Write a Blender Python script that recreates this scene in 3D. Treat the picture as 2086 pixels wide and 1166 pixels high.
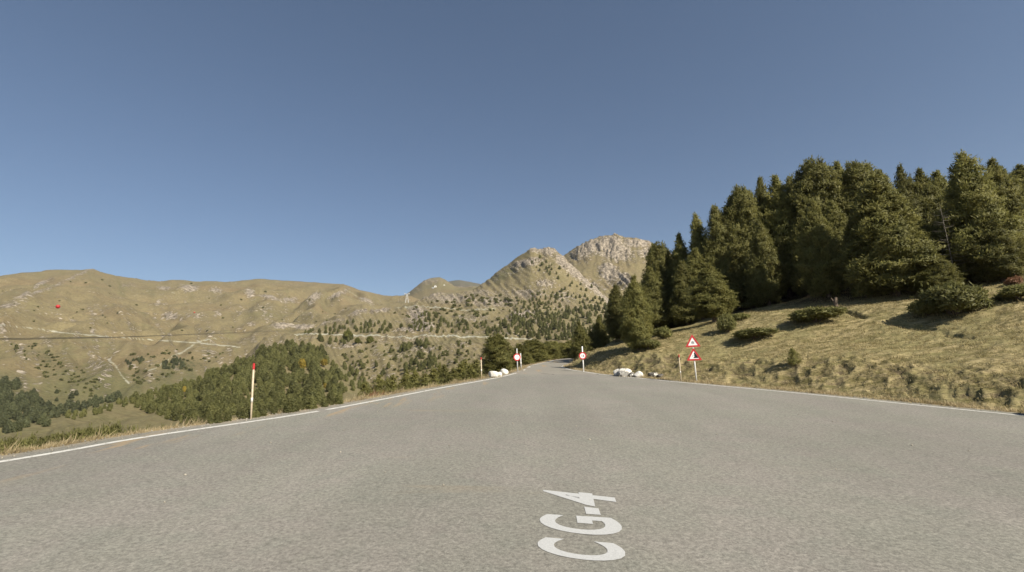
import bpy, bmesh, math, random
import numpy as np
from mathutils import Matrix, Vector

for o in list(bpy.data.objects):
    bpy.data.objects.remove(o, do_unlink=True)
scene = bpy.context.scene
COL = scene.collection
rad = math.radians

# ------------------------------------------------------------------ camera
F = 1043.0                     # focal length in pixels of the 2086 px wide photograph
UP_CAM = np.array([-208.0, 5583.0, -1043.0]); UP_CAM /= np.linalg.norm(UP_CAM)
fw = np.array([0, 0, -1.0]); yc = fw - fw.dot(UP_CAM) * UP_CAM; yc /= np.linalg.norm(yc)
xc = np.cross(yc, UP_CAM)
M = np.stack([xc, yc, UP_CAM])           # camera -> world rotation
N_CAM = np.array([0, 1.0, -107.0 / 1043.0]); N_CAM /= np.linalg.norm(N_CAM)
NW = M @ N_CAM                            # normal of the road plane in the world
CAM_H = 2.5
CZ = CAM_H / NW[2]
C = np.array([0, 0, CZ])
cam = bpy.data.cameras.new("camera"); cam.lens = 18.0; cam.sensor_width = 36.0
cam.clip_start = 0.1; cam.clip_end = 20000
camo = bpy.data.objects.new("camera", cam); COL.objects.link(camo)
m4 = Matrix([list(M[0]) + [0], list(M[1]) + [0], list(M[2]) + [CZ], [0, 0, 0, 1]])
camo.matrix_world = m4
scene.camera = camo

# ------------------------------------------------------------------ light
SUN_AZ, SUN_EL = 136.0, 36.0
world = bpy.data.worlds.new("World"); scene.world = world; world.use_nodes = True
wn = world.node_tree; wn.nodes.clear()
sky = wn.nodes.new("ShaderNodeTexSky"); sky.sky_type = 'NISHITA'; sky.sun_disc = False
sky.sun_elevation = rad(SUN_EL); sky.sun_rotation = rad(SUN_AZ)
sky.altitude = 2000; sky.air_density = 1.0; sky.dust_density = 0.6; sky.ozone_density = 1.3
bg = wn.nodes.new("ShaderNodeBackground"); bg.inputs[1].default_value = 0.063
wo = wn.nodes.new("ShaderNodeOutputWorld")
gm = wn.nodes.new("ShaderNodeGamma"); gm.inputs[1].default_value = 0.89
hs = wn.nodes.new("ShaderNodeHueSaturation"); hs.inputs['Saturation'].default_value = 1.02
wn.links.new(sky.outputs[0], gm.inputs[0]); wn.links.new(gm.outputs[0], hs.inputs['Color']); wn.links.new(hs.outputs[0], bg.inputs[0]); wn.links.new(bg.outputs[0], wo.inputs[0])
sun = bpy.data.lights.new("sun", 'SUN'); sun.energy = 4.6; sun.angle = rad(0.53); sun.color = (1.0, 0.93, 0.80)
suno = bpy.data.objects.new("sun", sun); COL.objects.link(suno)
SV = Vector((math.sin(rad(SUN_AZ)) * math.cos(rad(SUN_EL)), math.cos(rad(SUN_AZ)) * math.cos(rad(SUN_EL)), math.sin(rad(SUN_EL))))
suno.rotation_euler = SV.to_track_quat('Z', 'Y').to_euler()
scene.view_settings.view_transform = 'Standard'; scene.view_settings.look = 'None'
scene.view_settings.gamma = 1.0; scene.view_settings.use_curve_mapping = False
scene.view_settings.exposure = 0.90
scene.render.engine = 'CYCLES'
scene.cycles.max_bounces = 5; scene.cycles.diffuse_bounces = 3; scene.cycles.transparent_max_bounces = 4

# ------------------------------------------------------------------ helpers
rng = np.random.default_rng(7)
random.seed(7)

def direction(u, v):
    return M @ np.array([(u - 1043.0) / F, -(v - 583.0) / F, -1.0])

def az_tan(u, v):
    d = direction(u, v)
    return math.atan2(d[0], d[1]), d[2] / math.hypot(d[0], d[1])

def at(u, v, r):
    a, t = az_tan(u, v)
    return np.array([r * math.sin(a), r * math.cos(a), CZ + r * t])

def plane_of_pix(u, v):
    d = CAM_H * F / (v - 690.0)
    return ((u - 1043.0) / F * d, d)

def plane_to_world(p, lift=0.0):
    p = np.asarray(p, float)
    cx = p[..., 0]; cz = -p[..., 1]
    cy = (-CAM_H - N_CAM[2] * cz) / N_CAM[1]
    w = np.stack([cx, cy, cz], -1) @ M.T + C
    return w + NW * lift

def zplane(x, y):
    return -(NW[0] * x + NW[1] * y) / NW[2]

def world_to_plane(x, y):
    P = np.stack([x, y, zplane(x, y)], -1) - C
    c = P @ M
    return c[..., 0], -c[..., 2]

def to_pix(x, y, z):
    c = (np.stack([x, y, z], -1) - C) @ M
    w = np.maximum(-c[..., 2], 1e-3)
    u = 1043 + F * c[..., 0] / w; v = 583 - F * c[..., 1] / w
    bad = c[..., 2] > -0.5
    return np.where(bad, -9999, u), np.where(bad, -9999, v)

_G = np.array([[math.cos(a), math.sin(a)] for a in np.linspace(0, 2 * math.pi, 17)[:-1]], np.float32)
def gnoise(x, y, seed=0):
    xf = np.floor(x); yf = np.floor(y)
    fx = (x - xf).astype(np.float32); fy = (y - yf).astype(np.float32)
    xi = xf.astype(np.int64); yi = yf.astype(np.int64)
    def g(ix, iy, dx, dy):
        h = (ix * 374761393 + iy * 668265263 + seed * 974634757) & 0xffffffff
        h = ((h ^ (h >> 13)) * 1274126177) & 0xffffffff
        h = (h ^ (h >> 16)) & 15
        gr = _G[h]
        return gr[..., 0] * dx + gr[..., 1] * dy
    ux = fx * fx * fx * (fx * (fx * 6 - 15) + 10); uy = fy * fy * fy * (fy * (fy * 6 - 15) + 10)
    a = g(xi, yi, fx, fy); b = g(xi + 1, yi, fx - 1, fy)
    c = g(xi, yi + 1, fx, fy - 1); d = g(xi + 1, yi + 1, fx - 1, fy - 1)
    return (a + (b - a) * ux) * (1 - uy) + (c + (d - c) * ux) * uy

def fbm(x, y, octv=4, seed=0, gain=0.5):
    s = 0; a = 1.0; t = 0
    for i in range(octv):
        s = s + a * gnoise(x * 2 ** i, y * 2 ** i, seed + i * 17); t += a; a *= gain
    return s / t * 1.6

def ridged(x, y, octv=4, seed=0):
    s = 0; a = 1.0; t = 0
    for i in range(octv):
        s = s + a * (1 - 2.2 * np.abs(gnoise(x * 2 ** i, y * 2 ** i, seed + i * 31))); t += a; a *= 0.55
    return s / t

def sstep(a, b, x):
    t = np.clip((x - a) / (b - a), 0, 1); return t * t * (3 - 2 * t)

def mesh_np(name, V, Fc, smooth=False, mats=(), mat_idx=None):
    V = np.asarray(V, np.float32); Fc = np.asarray(Fc, np.int32); n = Fc.shape[1]
    me = bpy.data.meshes.new(name)
    me.vertices.add(len(V)); me.vertices.foreach_set("co", V.ravel())
    me.loops.add(Fc.size); me.loops.foreach_set("vertex_index", Fc.ravel())
    me.polygons.add(len(Fc))
    me.polygons.foreach_set("loop_start", np.arange(0, Fc.size, n, dtype=np.int32))
    me.polygons.foreach_set("loop_total", np.full(len(Fc), n, np.int32))
    if smooth: me.polygons.foreach_set("use_smooth", np.ones(len(Fc), bool))
    for m in mats: me.materials.append(m)
    if mat_idx is not None: me.polygons.foreach_set("material_index", np.asarray(mat_idx, np.int32))
    me.update(calc_edges=True)
    return me

def link(name, me, parent=None, loc=None):
    o = bpy.data.objects.new(name, me); COL.objects.link(o)
    if parent is not None: o.parent = parent
    if loc is not None: o.location = [float(c) for c in loc]
    return o

def tag(o, label=None, cat=None, group=None, kind=None):
    if label: o["label"] = label
    if cat: o["category"] = cat
    if group: o["group"] = group
    if kind: o["kind"] = kind
    return o

def fattr(me, name, data):
    a = me.attributes.new(name, 'FLOAT', 'POINT'); a.data.foreach_set("value", np.asarray(data, np.float32))

def bm_mesh(name, bm, mats, smooth=False):
    me = bpy.data.meshes.new(name)
    bmesh.ops.recalc_face_normals(bm, faces=bm.faces)
    bm.to_mesh(me); bm.free()
    for m in (mats if isinstance(mats, (list, tuple)) else [mats]): me.materials.append(m)
    if smooth:
        for p in me.polygons: p.use_smooth = True
    return me

def look(q, asp):
    return ("tall " if q > .66 else "middling " if q > .33 else "small ") + ("broad" if asp > 1.03 else "slim")
def pick(x, table):
    for m, t in table:
        if x < m: return t
    return table[-1][1]

# ------------------------------------------------------------------ node helpers
class NT:
    def __init__(self, name):
        self.m = bpy.data.materials.new(name); self.m.use_nodes = True
        self.t = self.m.node_tree; self.t.nodes.clear()
    def n(self, typ, **kw):
        nd = self.t.nodes.new(typ)
        for k, v in kw.items(): setattr(nd, k, v)
        return nd
    def l(self, a, b): self.t.links.new(a, b)
    def val(self, inp, x):
        if hasattr(x, "links") or isinstance(x, bpy.types.NodeSocket): self.l(x, inp)
        else:
            try: inp.default_value = x
            except Exception: inp.default_value = (*x, 1.0)
    def pos(self, scale=(1, 1, 1), rot=(0, 0, 0)):
        g = self.n("ShaderNodeNewGeometry"); mp = self.n("ShaderNodeMapping")
        mp.inputs['Scale'].default_value = scale; mp.inputs['Rotation'].default_value = rot
        self.l(g.outputs['Position'], mp.inputs['Vector']); return mp.outputs[0]
    def objpos(self, scale=(1, 1, 1)):
        g = self.n("ShaderNodeTexCoord"); mp = self.n("ShaderNodeMapping")
        mp.inputs['Scale'].default_value = scale
        self.l(g.outputs['Object'], mp.inputs['Vector']); return mp.outputs[0]
    def noise(self, vec, scale, detail=4, rough=0.55):
        nd = self.n("ShaderNodeTexNoise"); self.l(vec, nd.inputs['Vector'])
        nd.inputs['Scale'].default_value = scale; nd.inputs['Detail'].default_value = detail; nd.inputs['Roughness'].default_value = rough
        return nd.outputs['Fac']
    def voro(self, vec, scale, out='Distance', **kw):
        nd = self.n("ShaderNodeTexVoronoi", **kw); self.l(vec, nd.inputs['Vector']); nd.inputs['Scale'].default_value = scale
        return nd.outputs[out]
    def mapr(self, x, a, b, c=0.0, d=1.0, smooth=True):
        nd = self.n("ShaderNodeMapRange"); 
        if smooth: nd.interpolation_type = 'SMOOTHSTEP'
        self.val(nd.inputs[0], x); nd.inputs[1].default_value = a; nd.inputs[2].default_value = b
        nd.inputs[3].default_value = c; nd.inputs[4].default_value = d
        return nd.outputs[0]
    def math(self, op, a, b=0.0, clamp=False):
        nd = self.n("ShaderNodeMath", operation=op); nd.use_clamp = clamp
        self.val(nd.inputs[0], a); self.val(nd.inputs[1], b); return nd.outputs[0]
    def mix(self, f, a, b, mode='MIX'):
        nd = self.n("ShaderNodeMix", data_type='RGBA', blend_type=mode)
        self.val(nd.inputs[0], f)
        for i, x in ((6, a), (7, b)):
            if isinstance(x, bpy.types.NodeSocket): self.l(x, nd.inputs[i])
            else: nd.inputs[i].default_value = (*x, 1.0)
        return nd.outputs[2]
    def gain(self, col, f):          # col * f (f a socket)
        nd = self.n("ShaderNodeMix", data_type='RGBA', blend_type='MULTIPLY'); nd.inputs[0].default_value = 1.0
        self.l(col, nd.inputs[6]) if isinstance(col, bpy.types.NodeSocket) else setattr(nd.inputs[6], 'default_value', (*col, 1))
        self.l(f, nd.inputs[7]); return nd.outputs[2]
    def attr(self, name):
        nd = self.n("ShaderNodeAttribute", attribute_name=name); return nd.outputs['Fac']
    def bump(self, h, strength, dist):
        nd = self.n("ShaderNodeBump"); nd.inputs['Strength'].default_value = strength; nd.inputs['Distance'].default_value = dist
        self.l(h, nd.inputs['Height']); return nd.outputs[0]
    def out(self, col, rough=0.9, bump=None, spec=0.2, transl=None, metal=0.0):
        b = self.n("ShaderNodeBsdfPrincipled"); self.val(b.inputs['Base Color'], col)
        self.val(b.inputs['Roughness'], rough); b.inputs['Specular IOR Level'].default_value = spec; b.inputs['Metallic'].default_value = metal
        if bump is not None: self.l(bump, b.inputs['Normal'])
        o = self.n("ShaderNodeOutputMaterial")
        if transl:
            t = self.n("ShaderNodeBsdfTranslucent"); self.val(t.inputs[0], col)
            mx = self.n("ShaderNodeMixShader"); mx.inputs[0].default_value = transl
            self.l(b.outputs[0], mx.inputs[1]); self.l(t.outputs[0], mx.inputs[2]); self.l(mx.outputs[0], o.inputs[0])
        else: self.l(b.outputs[0], o.inputs[0])
        return self.m

def plain(name, col, rough=0.6, var=0.12, scale=6.0, metal=0.0, spec=0.3):
    t = NT(name); n = t.noise(t.objpos(), scale, 5)
    return t.out(t.gain(col, t.mapr(n, 0.25, 0.75, 1 - var, 1 + var)), rough, metal=metal, spec=spec)

# terrain, far: dry alpine grass, rock, scree, tracks
def mat_far(name, s, tan, olive, brown):
    t = NT(name); p = t.pos()
    big = t.noise(p, 0.006 * s, 5); mid = t.noise(p, 0.035 * s, 6, 0.6); fine = t.noise(p, 0.22 * s, 5, 0.65)
    c = t.mix(t.mapr(t.math('ADD', t.attr("green"), t.math('MULTIPLY', t.math('SUBTRACT', mid, 0.5), 0.9)), 0.25, 0.85), tan, olive)
    c = t.mix(t.mapr(big, 0.45, 0.7, 0, 0.7), c, brown)
    c = t.gain(c, t.mapr(fine, 0.25, 0.75, 0.72, 1.22))
    c = t.gain(c, t.mapr(mid, 0.3, 0.7, 0.88, 1.10))
    sc = t.mapr(t.math('ADD', t.attr("scrub"), t.math('MULTIPLY', t.math('SUBTRACT', fine, 0.5), 3.6)), 0.5, 0.8)
    c = t.mix(t.math('MULTIPLY', sc, 0.8), c, (0.055, 0.058, 0.026))
    rn = t.noise(p, 0.11 * s, 7, 0.7); rv = t.voro(p, 0.16 * s)
    rc = t.mix(t.mapr(rn, 0.3, 0.7), (0.150, 0.125, 0.095), (0.44, 0.375, 0.290))
    rc = t.gain(rc, t.mapr(rv, 0.0, 0.9, 0.7, 1.1)); rv2 = t.n('ShaderNodeTexVoronoi', feature='DISTANCE_TO_EDGE'); rv2.inputs['Scale'].default_value = 0.055 * s; t.l(t.pos((1, 1, 1.8), (0.4, 0.2, 0.3)), rv2.inputs['Vector']); rc = t.gain(rc, t.mapr(rv2.outputs['Distance'], 0.0, 0.10, 0.62, 1.0))
    rm = t.mapr(t.math('ADD', t.attr("rock"), t.math('MULTIPLY', t.math('SUBTRACT', rn, 0.5), 2.6)), 0.42, 0.62)
    c = t.mix(rm, c, rc)
    c = t.mix(t.mapr(t.math('ADD', t.attr("path"), t.math('MULTIPLY', t.math('SUBTRACT', rn, 0.5), 1.6)), 0.30, 0.75), c, (0.34, 0.325, 0.25))
    h = t.math('ADD', t.math('MULTIPLY', fine, 0.5), t.math('MULTIPLY', rm, t.math('MULTIPLY', rn, 5.0)))
    return t.out(c, 0.95, t.bump(h, 0.55, 3.0 / s), 0.1)

MAT_FAR = mat_far("alpine_slope", 1.0, (0.178, 0.146, 0.077), (0.122, 0.112, 0.053), (0.180, 0.134, 0.073))
MAT_MID = mat_far("alpine_slope_mid", 2.2, (0.192, 0.158, 0.084), (0.126, 0.116, 0.054), (0.180, 0.142, 0.078))
MAT_BACK = mat_far("forested_ridge", 1.0, (0.10, 0.093, 0.06), (0.065, 0.068, 0.045), (0.115, 0.09, 0.065))

def mat_near():
    t = NT("dry_grass_ground"); p = t.pos(); ps = t.pos((0.35, 1.0, 2.2), (0, 0, rad(-28)))
    a = t.noise(ps, 2.2, 6, 0.65); b = t.noise(p, 0.35, 4); f = t.noise(ps, 9.0, 5, 0.7)
    c = t.mix(t.mapr(a, 0.36, 0.66), (0.128, 0.110, 0.046), (0.350, 0.282, 0.150))
    c = t.mix(t.mapr(b, 0.42, 0.62, 0, 0.6), c, (0.195, 0.175, 0.080))
    c = t.gain(c, t.mapr(f, 0.25, 0.75, 0.6, 1.3))
    sm = t.mapr(t.math('ADD', t.attr("soil"), t.math('MULTIPLY', t.math('SUBTRACT', a, 0.5), 1.2)), 0.45, 0.75)
    sc = t.mix(t.mapr(f, 0.3, 0.7), (0.075, 0.058, 0.036), (0.150, 0.115, 0.070))
    c = t.mix(t.math('MULTIPLY', sm, 0.85), c, sc)
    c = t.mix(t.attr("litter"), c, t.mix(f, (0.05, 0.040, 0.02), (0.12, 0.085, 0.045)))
    c = t.mix(t.attr("blond"), c, t.mix(f, (0.23, 0.18, 0.11), (0.36, 0.29, 0.17)))
    h = t.math('ADD', a, t.math('MULTIPLY', f, 0.5))
    return t.out(c, 0.95, t.bump(h, 0.8, 0.12), 0.1)
MAT_NEAR = mat_near()

# ------------------------------------------------------------------ road edges (road plane coordinates)
pl = plane_of_pix
L_LINE = [(-37, -40), (-22, -11.5), (-14.2, 3.2)] + [pl(*q) for q in ((0, 940), (300, 889), (650, 837), (900, 790), (1000, 772), (1053, 759.5), (1074, 750.4), (1083, 744.5), (1112, 738), (1142, 731.8))] + [(9.0, 66.5), (13, 71), (22, 81.5), (40, 101)]
R_LINE = [(48, -40), (31, -9), (22, 6.5)] + [pl(*q) for q in ((2010, 839), (1700, 808), (1550, 793.5), (1400, 780), (1250, 765), (1220, 762), (1188, 757), (1159, 752.3), (1144.6, 746.6))] + [(5.6, 50), (8.5, 55), (13, 61), (22, 72), (40, 92)]
def catmull(P, k):
    P = np.array(P, float); Q = np.vstack([2 * P[0] - P[1], P, 2 * P[-1] - P[-2]]); out = []
    for i in range(len(P) - 1):
        p0, p1, p2, p3 = Q[i:i + 4]
        for j in range(k):
            t = j / k
            out.append(0.5 * ((2 * p1) + (-p0 + p2) * t + (2 * p0 - 5 * p1 + 4 * p2 - p3) * t * t + (-p0 + 3 * p1 - 3 * p2 + p3) * t ** 3))
    out.append(P[-1]); return np.array(out)
def offset(P, d):
    T = np.gradient(P, axis=0); T /= np.linalg.norm(T, axis=1)[:, None]
    return P + np.stack([-T[:, 1], T[:, 0]], -1) * np.reshape(d, (-1, 1))
LL = catmull(L_LINE, 8); RL = catmull(R_LINE, 8)
wl = np.interp(LL[:, 1], [-40, 20, 38, 45, 110], [0.75, 0.7, 0.35, 0.15, 0.15])
wr = np.interp(RL[:, 1], [-40, 20, 38, 45, 110], [0.8, 0.7, 0.35, 0.2, 0.2])
jit = lambda n, s: fbm(np.arange(n) * 0.7, np.zeros(n) + s, 3, 5) * 0.05
LE = offset(LL, wl + jit(len(LL), 1.3)); RE = offset(RL, -(wr + jit(len(RL), 4.7)))

def seg_dist(px, py, P):
    best = np.full(px.shape, 1e9, np.float32)
    for a, b in zip(P[:-1], P[1:]):
        d = b - a; L2 = d.dot(d) + 1e-9
        t = np.clip(((px - a[0]) * d[0] + (py - a[1]) * d[1]) / L2, 0, 1)
        q = (px - a[0] - t * d[0]) ** 2 + (py - a[1] - t * d[1]) ** 2
        best = np.minimum(best, q)
    return np.sqrt(best)
def inside(px, py, poly):
    r = np.zeros(px.shape, bool); n = len(poly)
    for i in range(n):
        x1, y1 = poly[i]; x2, y2 = poly[(i + 1) % n]
        if y1 == y2: continue
        c = ((y1 > py) != (y2 > py)) & (px < (x2 - x1) * (py - y1) / (y2 - y1) + x1)
        r ^= c
    return r

# ------------------------------------------------------------------ terrain layers (ridges at their own distances)
class Layer:
    def __init__(self, curves, back=0.5, front=0.5, spur=0.0, spur_scale=300.0, detail=0.004, rockamp=0.006):
        self.c = []
        for cv in curves:
            q = []
            for u, v, r in cv:
                a, t = az_tan(u, v); q.append((a, r, CZ + r * t))
            q.sort(); self.c.append(np.array(q))
        self.back, self.front, self.spur, self.ss, self.detail, self.rockamp = back, front, spur, spur_scale, detail, rockamp
    def eval(self, az, r, x, y):
        R = [np.interp(az, c[:, 0], c[:, 1]) for c in self.c]
        Z = [np.interp(az, c[:, 0], c[:, 2]) for c in self.c]
        z = Z[0] - self.front * (R[0] - r)
        for i in range(len(R) - 1):
            t = (r - R[i]) / np.maximum(R[i + 1] - R[i], 1.0)
            zi = Z[i] + (Z[i + 1] - Z[i]) * np.clip(t, 0, 1)
            z = np.where(t >= 0, zi, z)
        z = np.where(r > R[-1], Z[-1] - self.back * (r - R[-1]), z)
        tt = np.clip((r - R[0]) / np.maximum(R[-1] - R[0], 1.0), 0, 1)
        env = 4 * tt * (1 - tt)
        if self.spur:
            w = fbm(x / self.ss, y / self.ss, 2, 91) * 0.6
            z = z + self.spur * env * (ridged(az * 1700 / self.ss + w, r / (self.ss * 3.2) + w, 3, 12) - 0.35)
        z = z + self.detail * r * fbm(x / (r * 0.03 + 6), y / (r * 0.03 + 6), 2, 40) * (0.3 + 0.7 * env)
        lo = min(c[0, 0] for c in self.c); hi = max(c[-1, 0] for c in self.c)
        z = z - np.maximum(lo - az, 0) * r * 1.2 - np.maximum(az - hi, 0) * r * 1.2
        return z

KNOLL = Layer([
    [(-200, 985, 45), (0, 955, 50), (300, 905, 60), (500, 870, 80), (700, 835, 110), (780, 818, 140)],
    [(-200, 940, 85), (0, 905, 100), (150, 872, 150), (300, 850, 190), (450, 830, 200), (600, 815, 220), (700, 802, 230), (780, 806, 260)],
    [(-200, 940, 110), (0, 889, 128), (130, 849, 170), (262, 817, 220), (330, 798, 260), (400, 780, 290), (470, 751, 320), (540, 716, 350), (580, 707, 360), (640, 717, 360), (690, 744, 350), (730, 776, 330), (780, 806, 300)],
], back=0.45, front=0.35, spur=2.0, spur_scale=90, detail=0.004)
FARLEFT = Layer([
    [(-300, 880, 480), (0, 862, 480), (110, 872, 500), (260, 832, 520), (400, 790, 600), (600, 760, 680), (760, 720, 800), (870, 660, 1300)],
    [(-300, 770, 800), (0, 752, 800), (260, 747, 800), (400, 737, 850), (600, 702, 900), (760, 662, 1100), (870, 645, 1600)],
    [(-300, 690, 1150), (0, 674, 1150), (230, 689, 1150), (490, 692, 1150), (600, 668, 1200), (760, 640, 1450), (870, 630, 1800)],
    [(-300, 580, 1900), (-100, 572, 1900), (0, 563, 1950), (40, 556, 1950), (100, 550, 1980), (150, 550, 1980), (190, 547, 1960), (212, 555, 1980), (240, 561, 2000), (270, 566, 2020), (300, 571, 2050), (330, 573, 2080), (350, 570, 2090), (400, 572, 2100), (470, 573, 2100), (520, 569, 2080), (560, 570, 2080), (620, 574, 2080), (700, 580, 2100), (730, 590, 2150), (760, 597, 2200), (790, 603, 2300), (830, 606, 2400), (880, 640, 2500)],
], back=0.5, spur=62.0, spur_scale=300, detail=0.005)
DOME = Layer([
    [(700, 665, 1500), (1150, 665, 1500)],
    [(700, 640, 2000), (820, 622, 2050), (890, 596, 2150), (960, 592, 2150), (1050, 600, 2100), (1150, 610, 2000)],
    [(700, 625, 2500), (770, 606, 2500), (800, 604, 2550), (822, 602, 2600), (836, 593, 2600), (850, 581, 2600), (862, 572, 2600), (876, 566, 2600), (895, 564, 2600), (905, 568, 2600), (915, 575, 2600), (925, 583, 2600), (950, 585, 2600), (990, 583, 2500), (1050, 590, 2400), (1150, 600, 2300)],
], back=0.5, spur=10, spur_scale=250, detail=0.003)
BACKRIDGE = Layer([
    [(860, 620, 3000), (1060, 620, 3000)],
    [(860, 590, 3900), (900, 577, 3900), (918, 572, 3900), (935, 571, 3900), (950, 573, 3900), (975, 577, 3900), (1010, 586, 3900), (1060, 600, 3900)],
], back=0.4, spur=20, spur_scale=400)
MIDMT = Layer([
    [(540, 800, 380), (690, 806, 330), (800, 812, 280), (900, 800, 250), (1000, 778, 220), (1100, 768, 200), (1300, 765, 200)],
    [(540, 694, 540), (600, 686, 535), (640, 684, 525), (760, 687, 480), (830, 691, 465), (870, 687, 460), (960, 688, 440), (1090, 695, 420), (1300, 700, 420)],
    [(540, 692, 552), (600, 684.5, 547), (640, 682.5, 537), (760, 685.5, 492), (830, 689.5, 477), (870, 685.5, 472), (960, 686.5, 452), (1090, 693.5, 432), (1300, 698, 432)],
    [(540, 690, 575), (600, 683, 575), (640, 674, 600), (720, 644, 650), (790, 638, 670), (820, 637, 665), (900, 634, 645), (1000, 638, 600), (1100, 652, 560), (1300, 690, 540)],
    [(540, 688, 600), (620, 682, 640), (640, 672, 655), (720, 640, 700), (790, 634, 720), (840, 624, 740), (900, 612, 760), (1000, 606, 760), (1100, 600, 740), (1200, 625, 700), (1300, 680, 680)],
    [(540, 690, 610), (620, 683, 650), (640, 672, 665), (660, 660, 690), (690, 648, 700), (720, 638, 715), (760, 634, 750), (790, 633, 760), (840, 618, 800), (880, 601, 850), (930, 598, 900), (960, 594, 930), (980, 581, 950), (1000, 566, 960), (1020, 550, 950), (1040, 536, 940), (1050, 526, 930), (1060, 520, 920), (1070, 514, 910), (1080, 508, 900), (1088, 507, 900), (1094, 511, 900), (1104, 511, 900), (1112, 506, 900), (1120, 505, 900), (1130, 509, 890), (1145, 521, 880), (1180, 556, 850), (1215, 590, 820), (1245, 616, 800), (1300, 650, 780)],
], back=0.55, spur=5, spur_scale=160, detail=0.005, rockamp=0.019)
PEAK = Layer([
    [(1050, 680, 900), (1250, 690, 850), (1700, 720, 850)],
    [(1050, 600, 1250), (1200, 585, 1200), (1300, 580, 1200), (1700, 660, 1200)],
    [(1050, 590, 1500), (1100, 560, 1500), (1135, 530, 1500), (1152, 518, 1500), (1175, 503, 1500), (1195, 492, 1500), (1215, 484, 1500), (1240, 479, 1500), (1256, 475, 1500), (1270, 482, 1500), (1284, 484, 1500), (1300, 484, 1500), (1320, 492, 1500), (1335, 502, 1500), (1400, 530, 1500), (1500, 590, 1500), (1700, 660, 1500)],
], back=0.6, spur=16, spur_scale=170, detail=0.004, rockamp=0.025)

# ------------------------------------------------------------------ polar terrain grid
az_f = np.linspace(rad(-54), rad(54), 900)
az_c1 = np.linspace(rad(-180), rad(-54), 50)[:-1]; az_c2 = np.linspace(rad(54), rad(180), 50)[1:]
AZ = np.concatenate([az_c1, az_f, az_c2])
RR = np.concatenate([np.arange(3, 15, 0.5), np.arange(15, 60, 0.16), np.geomspace(60, 250, 90)[0:-1], np.geomspace(250, 1250, 300)[:-1], np.geomspace(1250, 5000, 110)])
NA, NR = len(AZ), len(RR)
GA, GR = np.meshgrid(AZ, RR)
GX = GR * np.sin(GA); GY = GR * np.cos(GA)
FLOOR = -140.0

near = GR < 260
nx, ny = GX[near], GY[near]
ppx, ppy = world_to_plane(nx, ny)
LEc, REc = LE[::2], RE[::2]
dl = seg_dist(ppx, ppy, LEc); dr = seg_dist(ppx, ppy, REc)
road_poly = np.vstack([LEc, REc[::-1]])
ins = inside(ppx, ppy, road_poly)
right = dr < dl
zp = zplane(nx, ny)
wob = fbm(nx / 3.0, ny / 3.0, 3, 3)
sr = dr + 0.35 * wob
bankH = 0.75 + 0.35 * fbm(nx / 7.0, ny / 7.0, 2, 8) + 0.25 * sstep(30, 40, ppy)
RF = np.vstack([RE[RE[:, 1] < 49][::2], [[7.0, 70], [9.0, 160]]])
sf = seg_dist(ppx, ppy, RF) + 0.35 * wob
slope_h = 0.265 * np.clip(sf - 2.0, 0, 32) + 0.33 * np.clip(sf - 34, 0, 40) + 0.03 * np.clip(sf - 74, 0, 200)
h = bankH * sstep(0.5, 2.5, sr) + np.minimum(slope_h, 0.75 * np.clip(sr - 1.5, 0, 200))
# tussocks and little terraces on the grassy slope
cs, sn = math.cos(rad(-28)), math.sin(rad(-28))
ex = nx * cs - ny * sn; ey = nx * sn + ny * cs
tus = ridged(ex / 2.4, ey / 0.75, 4, 21)
lump = fbm(nx / 0.9, ny / 0.9, 3, 33)
bankm = sstep(0.4, 1.2, sr) * (1 - sstep(3.0, 5.0, sr))
h = h + sstep(0.3, 1.0, sr) * (0.135 * tus + 0.03 * lump) + bankm * (0.42 * ridged(nx / 1.1, ny / 1.1, 4, 55) - 0.18)
h = h + sstep(2, 6, sr) * 0.25 * fbm(nx / 9, ny / 9, 2, 71)
hl = -0.03 - 0.10 * sstep(0.3, 0.8, dl) - np.where(ppy > 58, 0.30, 0.60) * np.clip(dl - 0.75, 0, 75) + 0.07 * lump * sstep(0.3, 0.8, dl) + sstep(2, 8, dl) * 0.8 * fbm(nx / 6, ny / 6, 3, 14)
zn = zp + np.where(ins, -0.09, np.where(right, h, hl))
# an old eroded crack across the slope
Z = np.full(GR.shape, FLOOR); ID = np.zeros(GR.shape, np.int8)
tmp = np.full(GR.shape, FLOOR - 50.0); tmp[near] = zn - np.maximum(GR[near] - 150, 0) * 0.9
Z = np.maximum(Z, tmp)
LAYERS = [KNOLL, FARLEFT, DOME, BACKRIDGE, MIDMT, PEAK]
sel = GR > 42
for i, ly in enumerate(LAYERS):
    z = np.full(GR.shape, -999.0)
    z[sel] = ly.eval(GA[sel], GR[sel], GX[sel], GY[sel])
    b = z > Z
    ID[b] = i + 1; Z = np.where(b, z, Z)

# ---- rock, grass and track masks
U, Vv = to_pix(GX, GY, Z)
rock = np.zeros(GR.shape, np.float32); path = np.zeros_like(rock); green = np.zeros_like(rock); scrub = np.zeros_like(rock); soil = np.zeros_like(rock); litter = np.zeros_like(rock); blond = np.zeros_like(rock)
def ell(ids, items, arr):
    m = np.isin(ID, ids); u = U[m]; v = Vv[m]; a = arr[m]
    for it in items:
        cu, cv, ru, rv, s = it[:5]; th = rad(it[5]) if len(it) > 5 else 0
        du = (u - cu) * math.cos(th) + (v - cv) * math.sin(th); dv = -(u - cu) * math.sin(th) + (v - cv) * math.cos(th)
        a = np.maximum(a, s * np.exp(-((du / ru) ** 2 + (dv / rv) ** 2) * 0.9))
    arr[m] = a
def poly(ids, pts, w, s, arr):
    m = np.isin(ID, ids); u = U[m]; v = Vv[m]
    d = seg_dist(u, v, np.array(pts, float)); arr[m] = np.maximum(arr[m], s * np.exp(-(d / w) ** 2))
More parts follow.
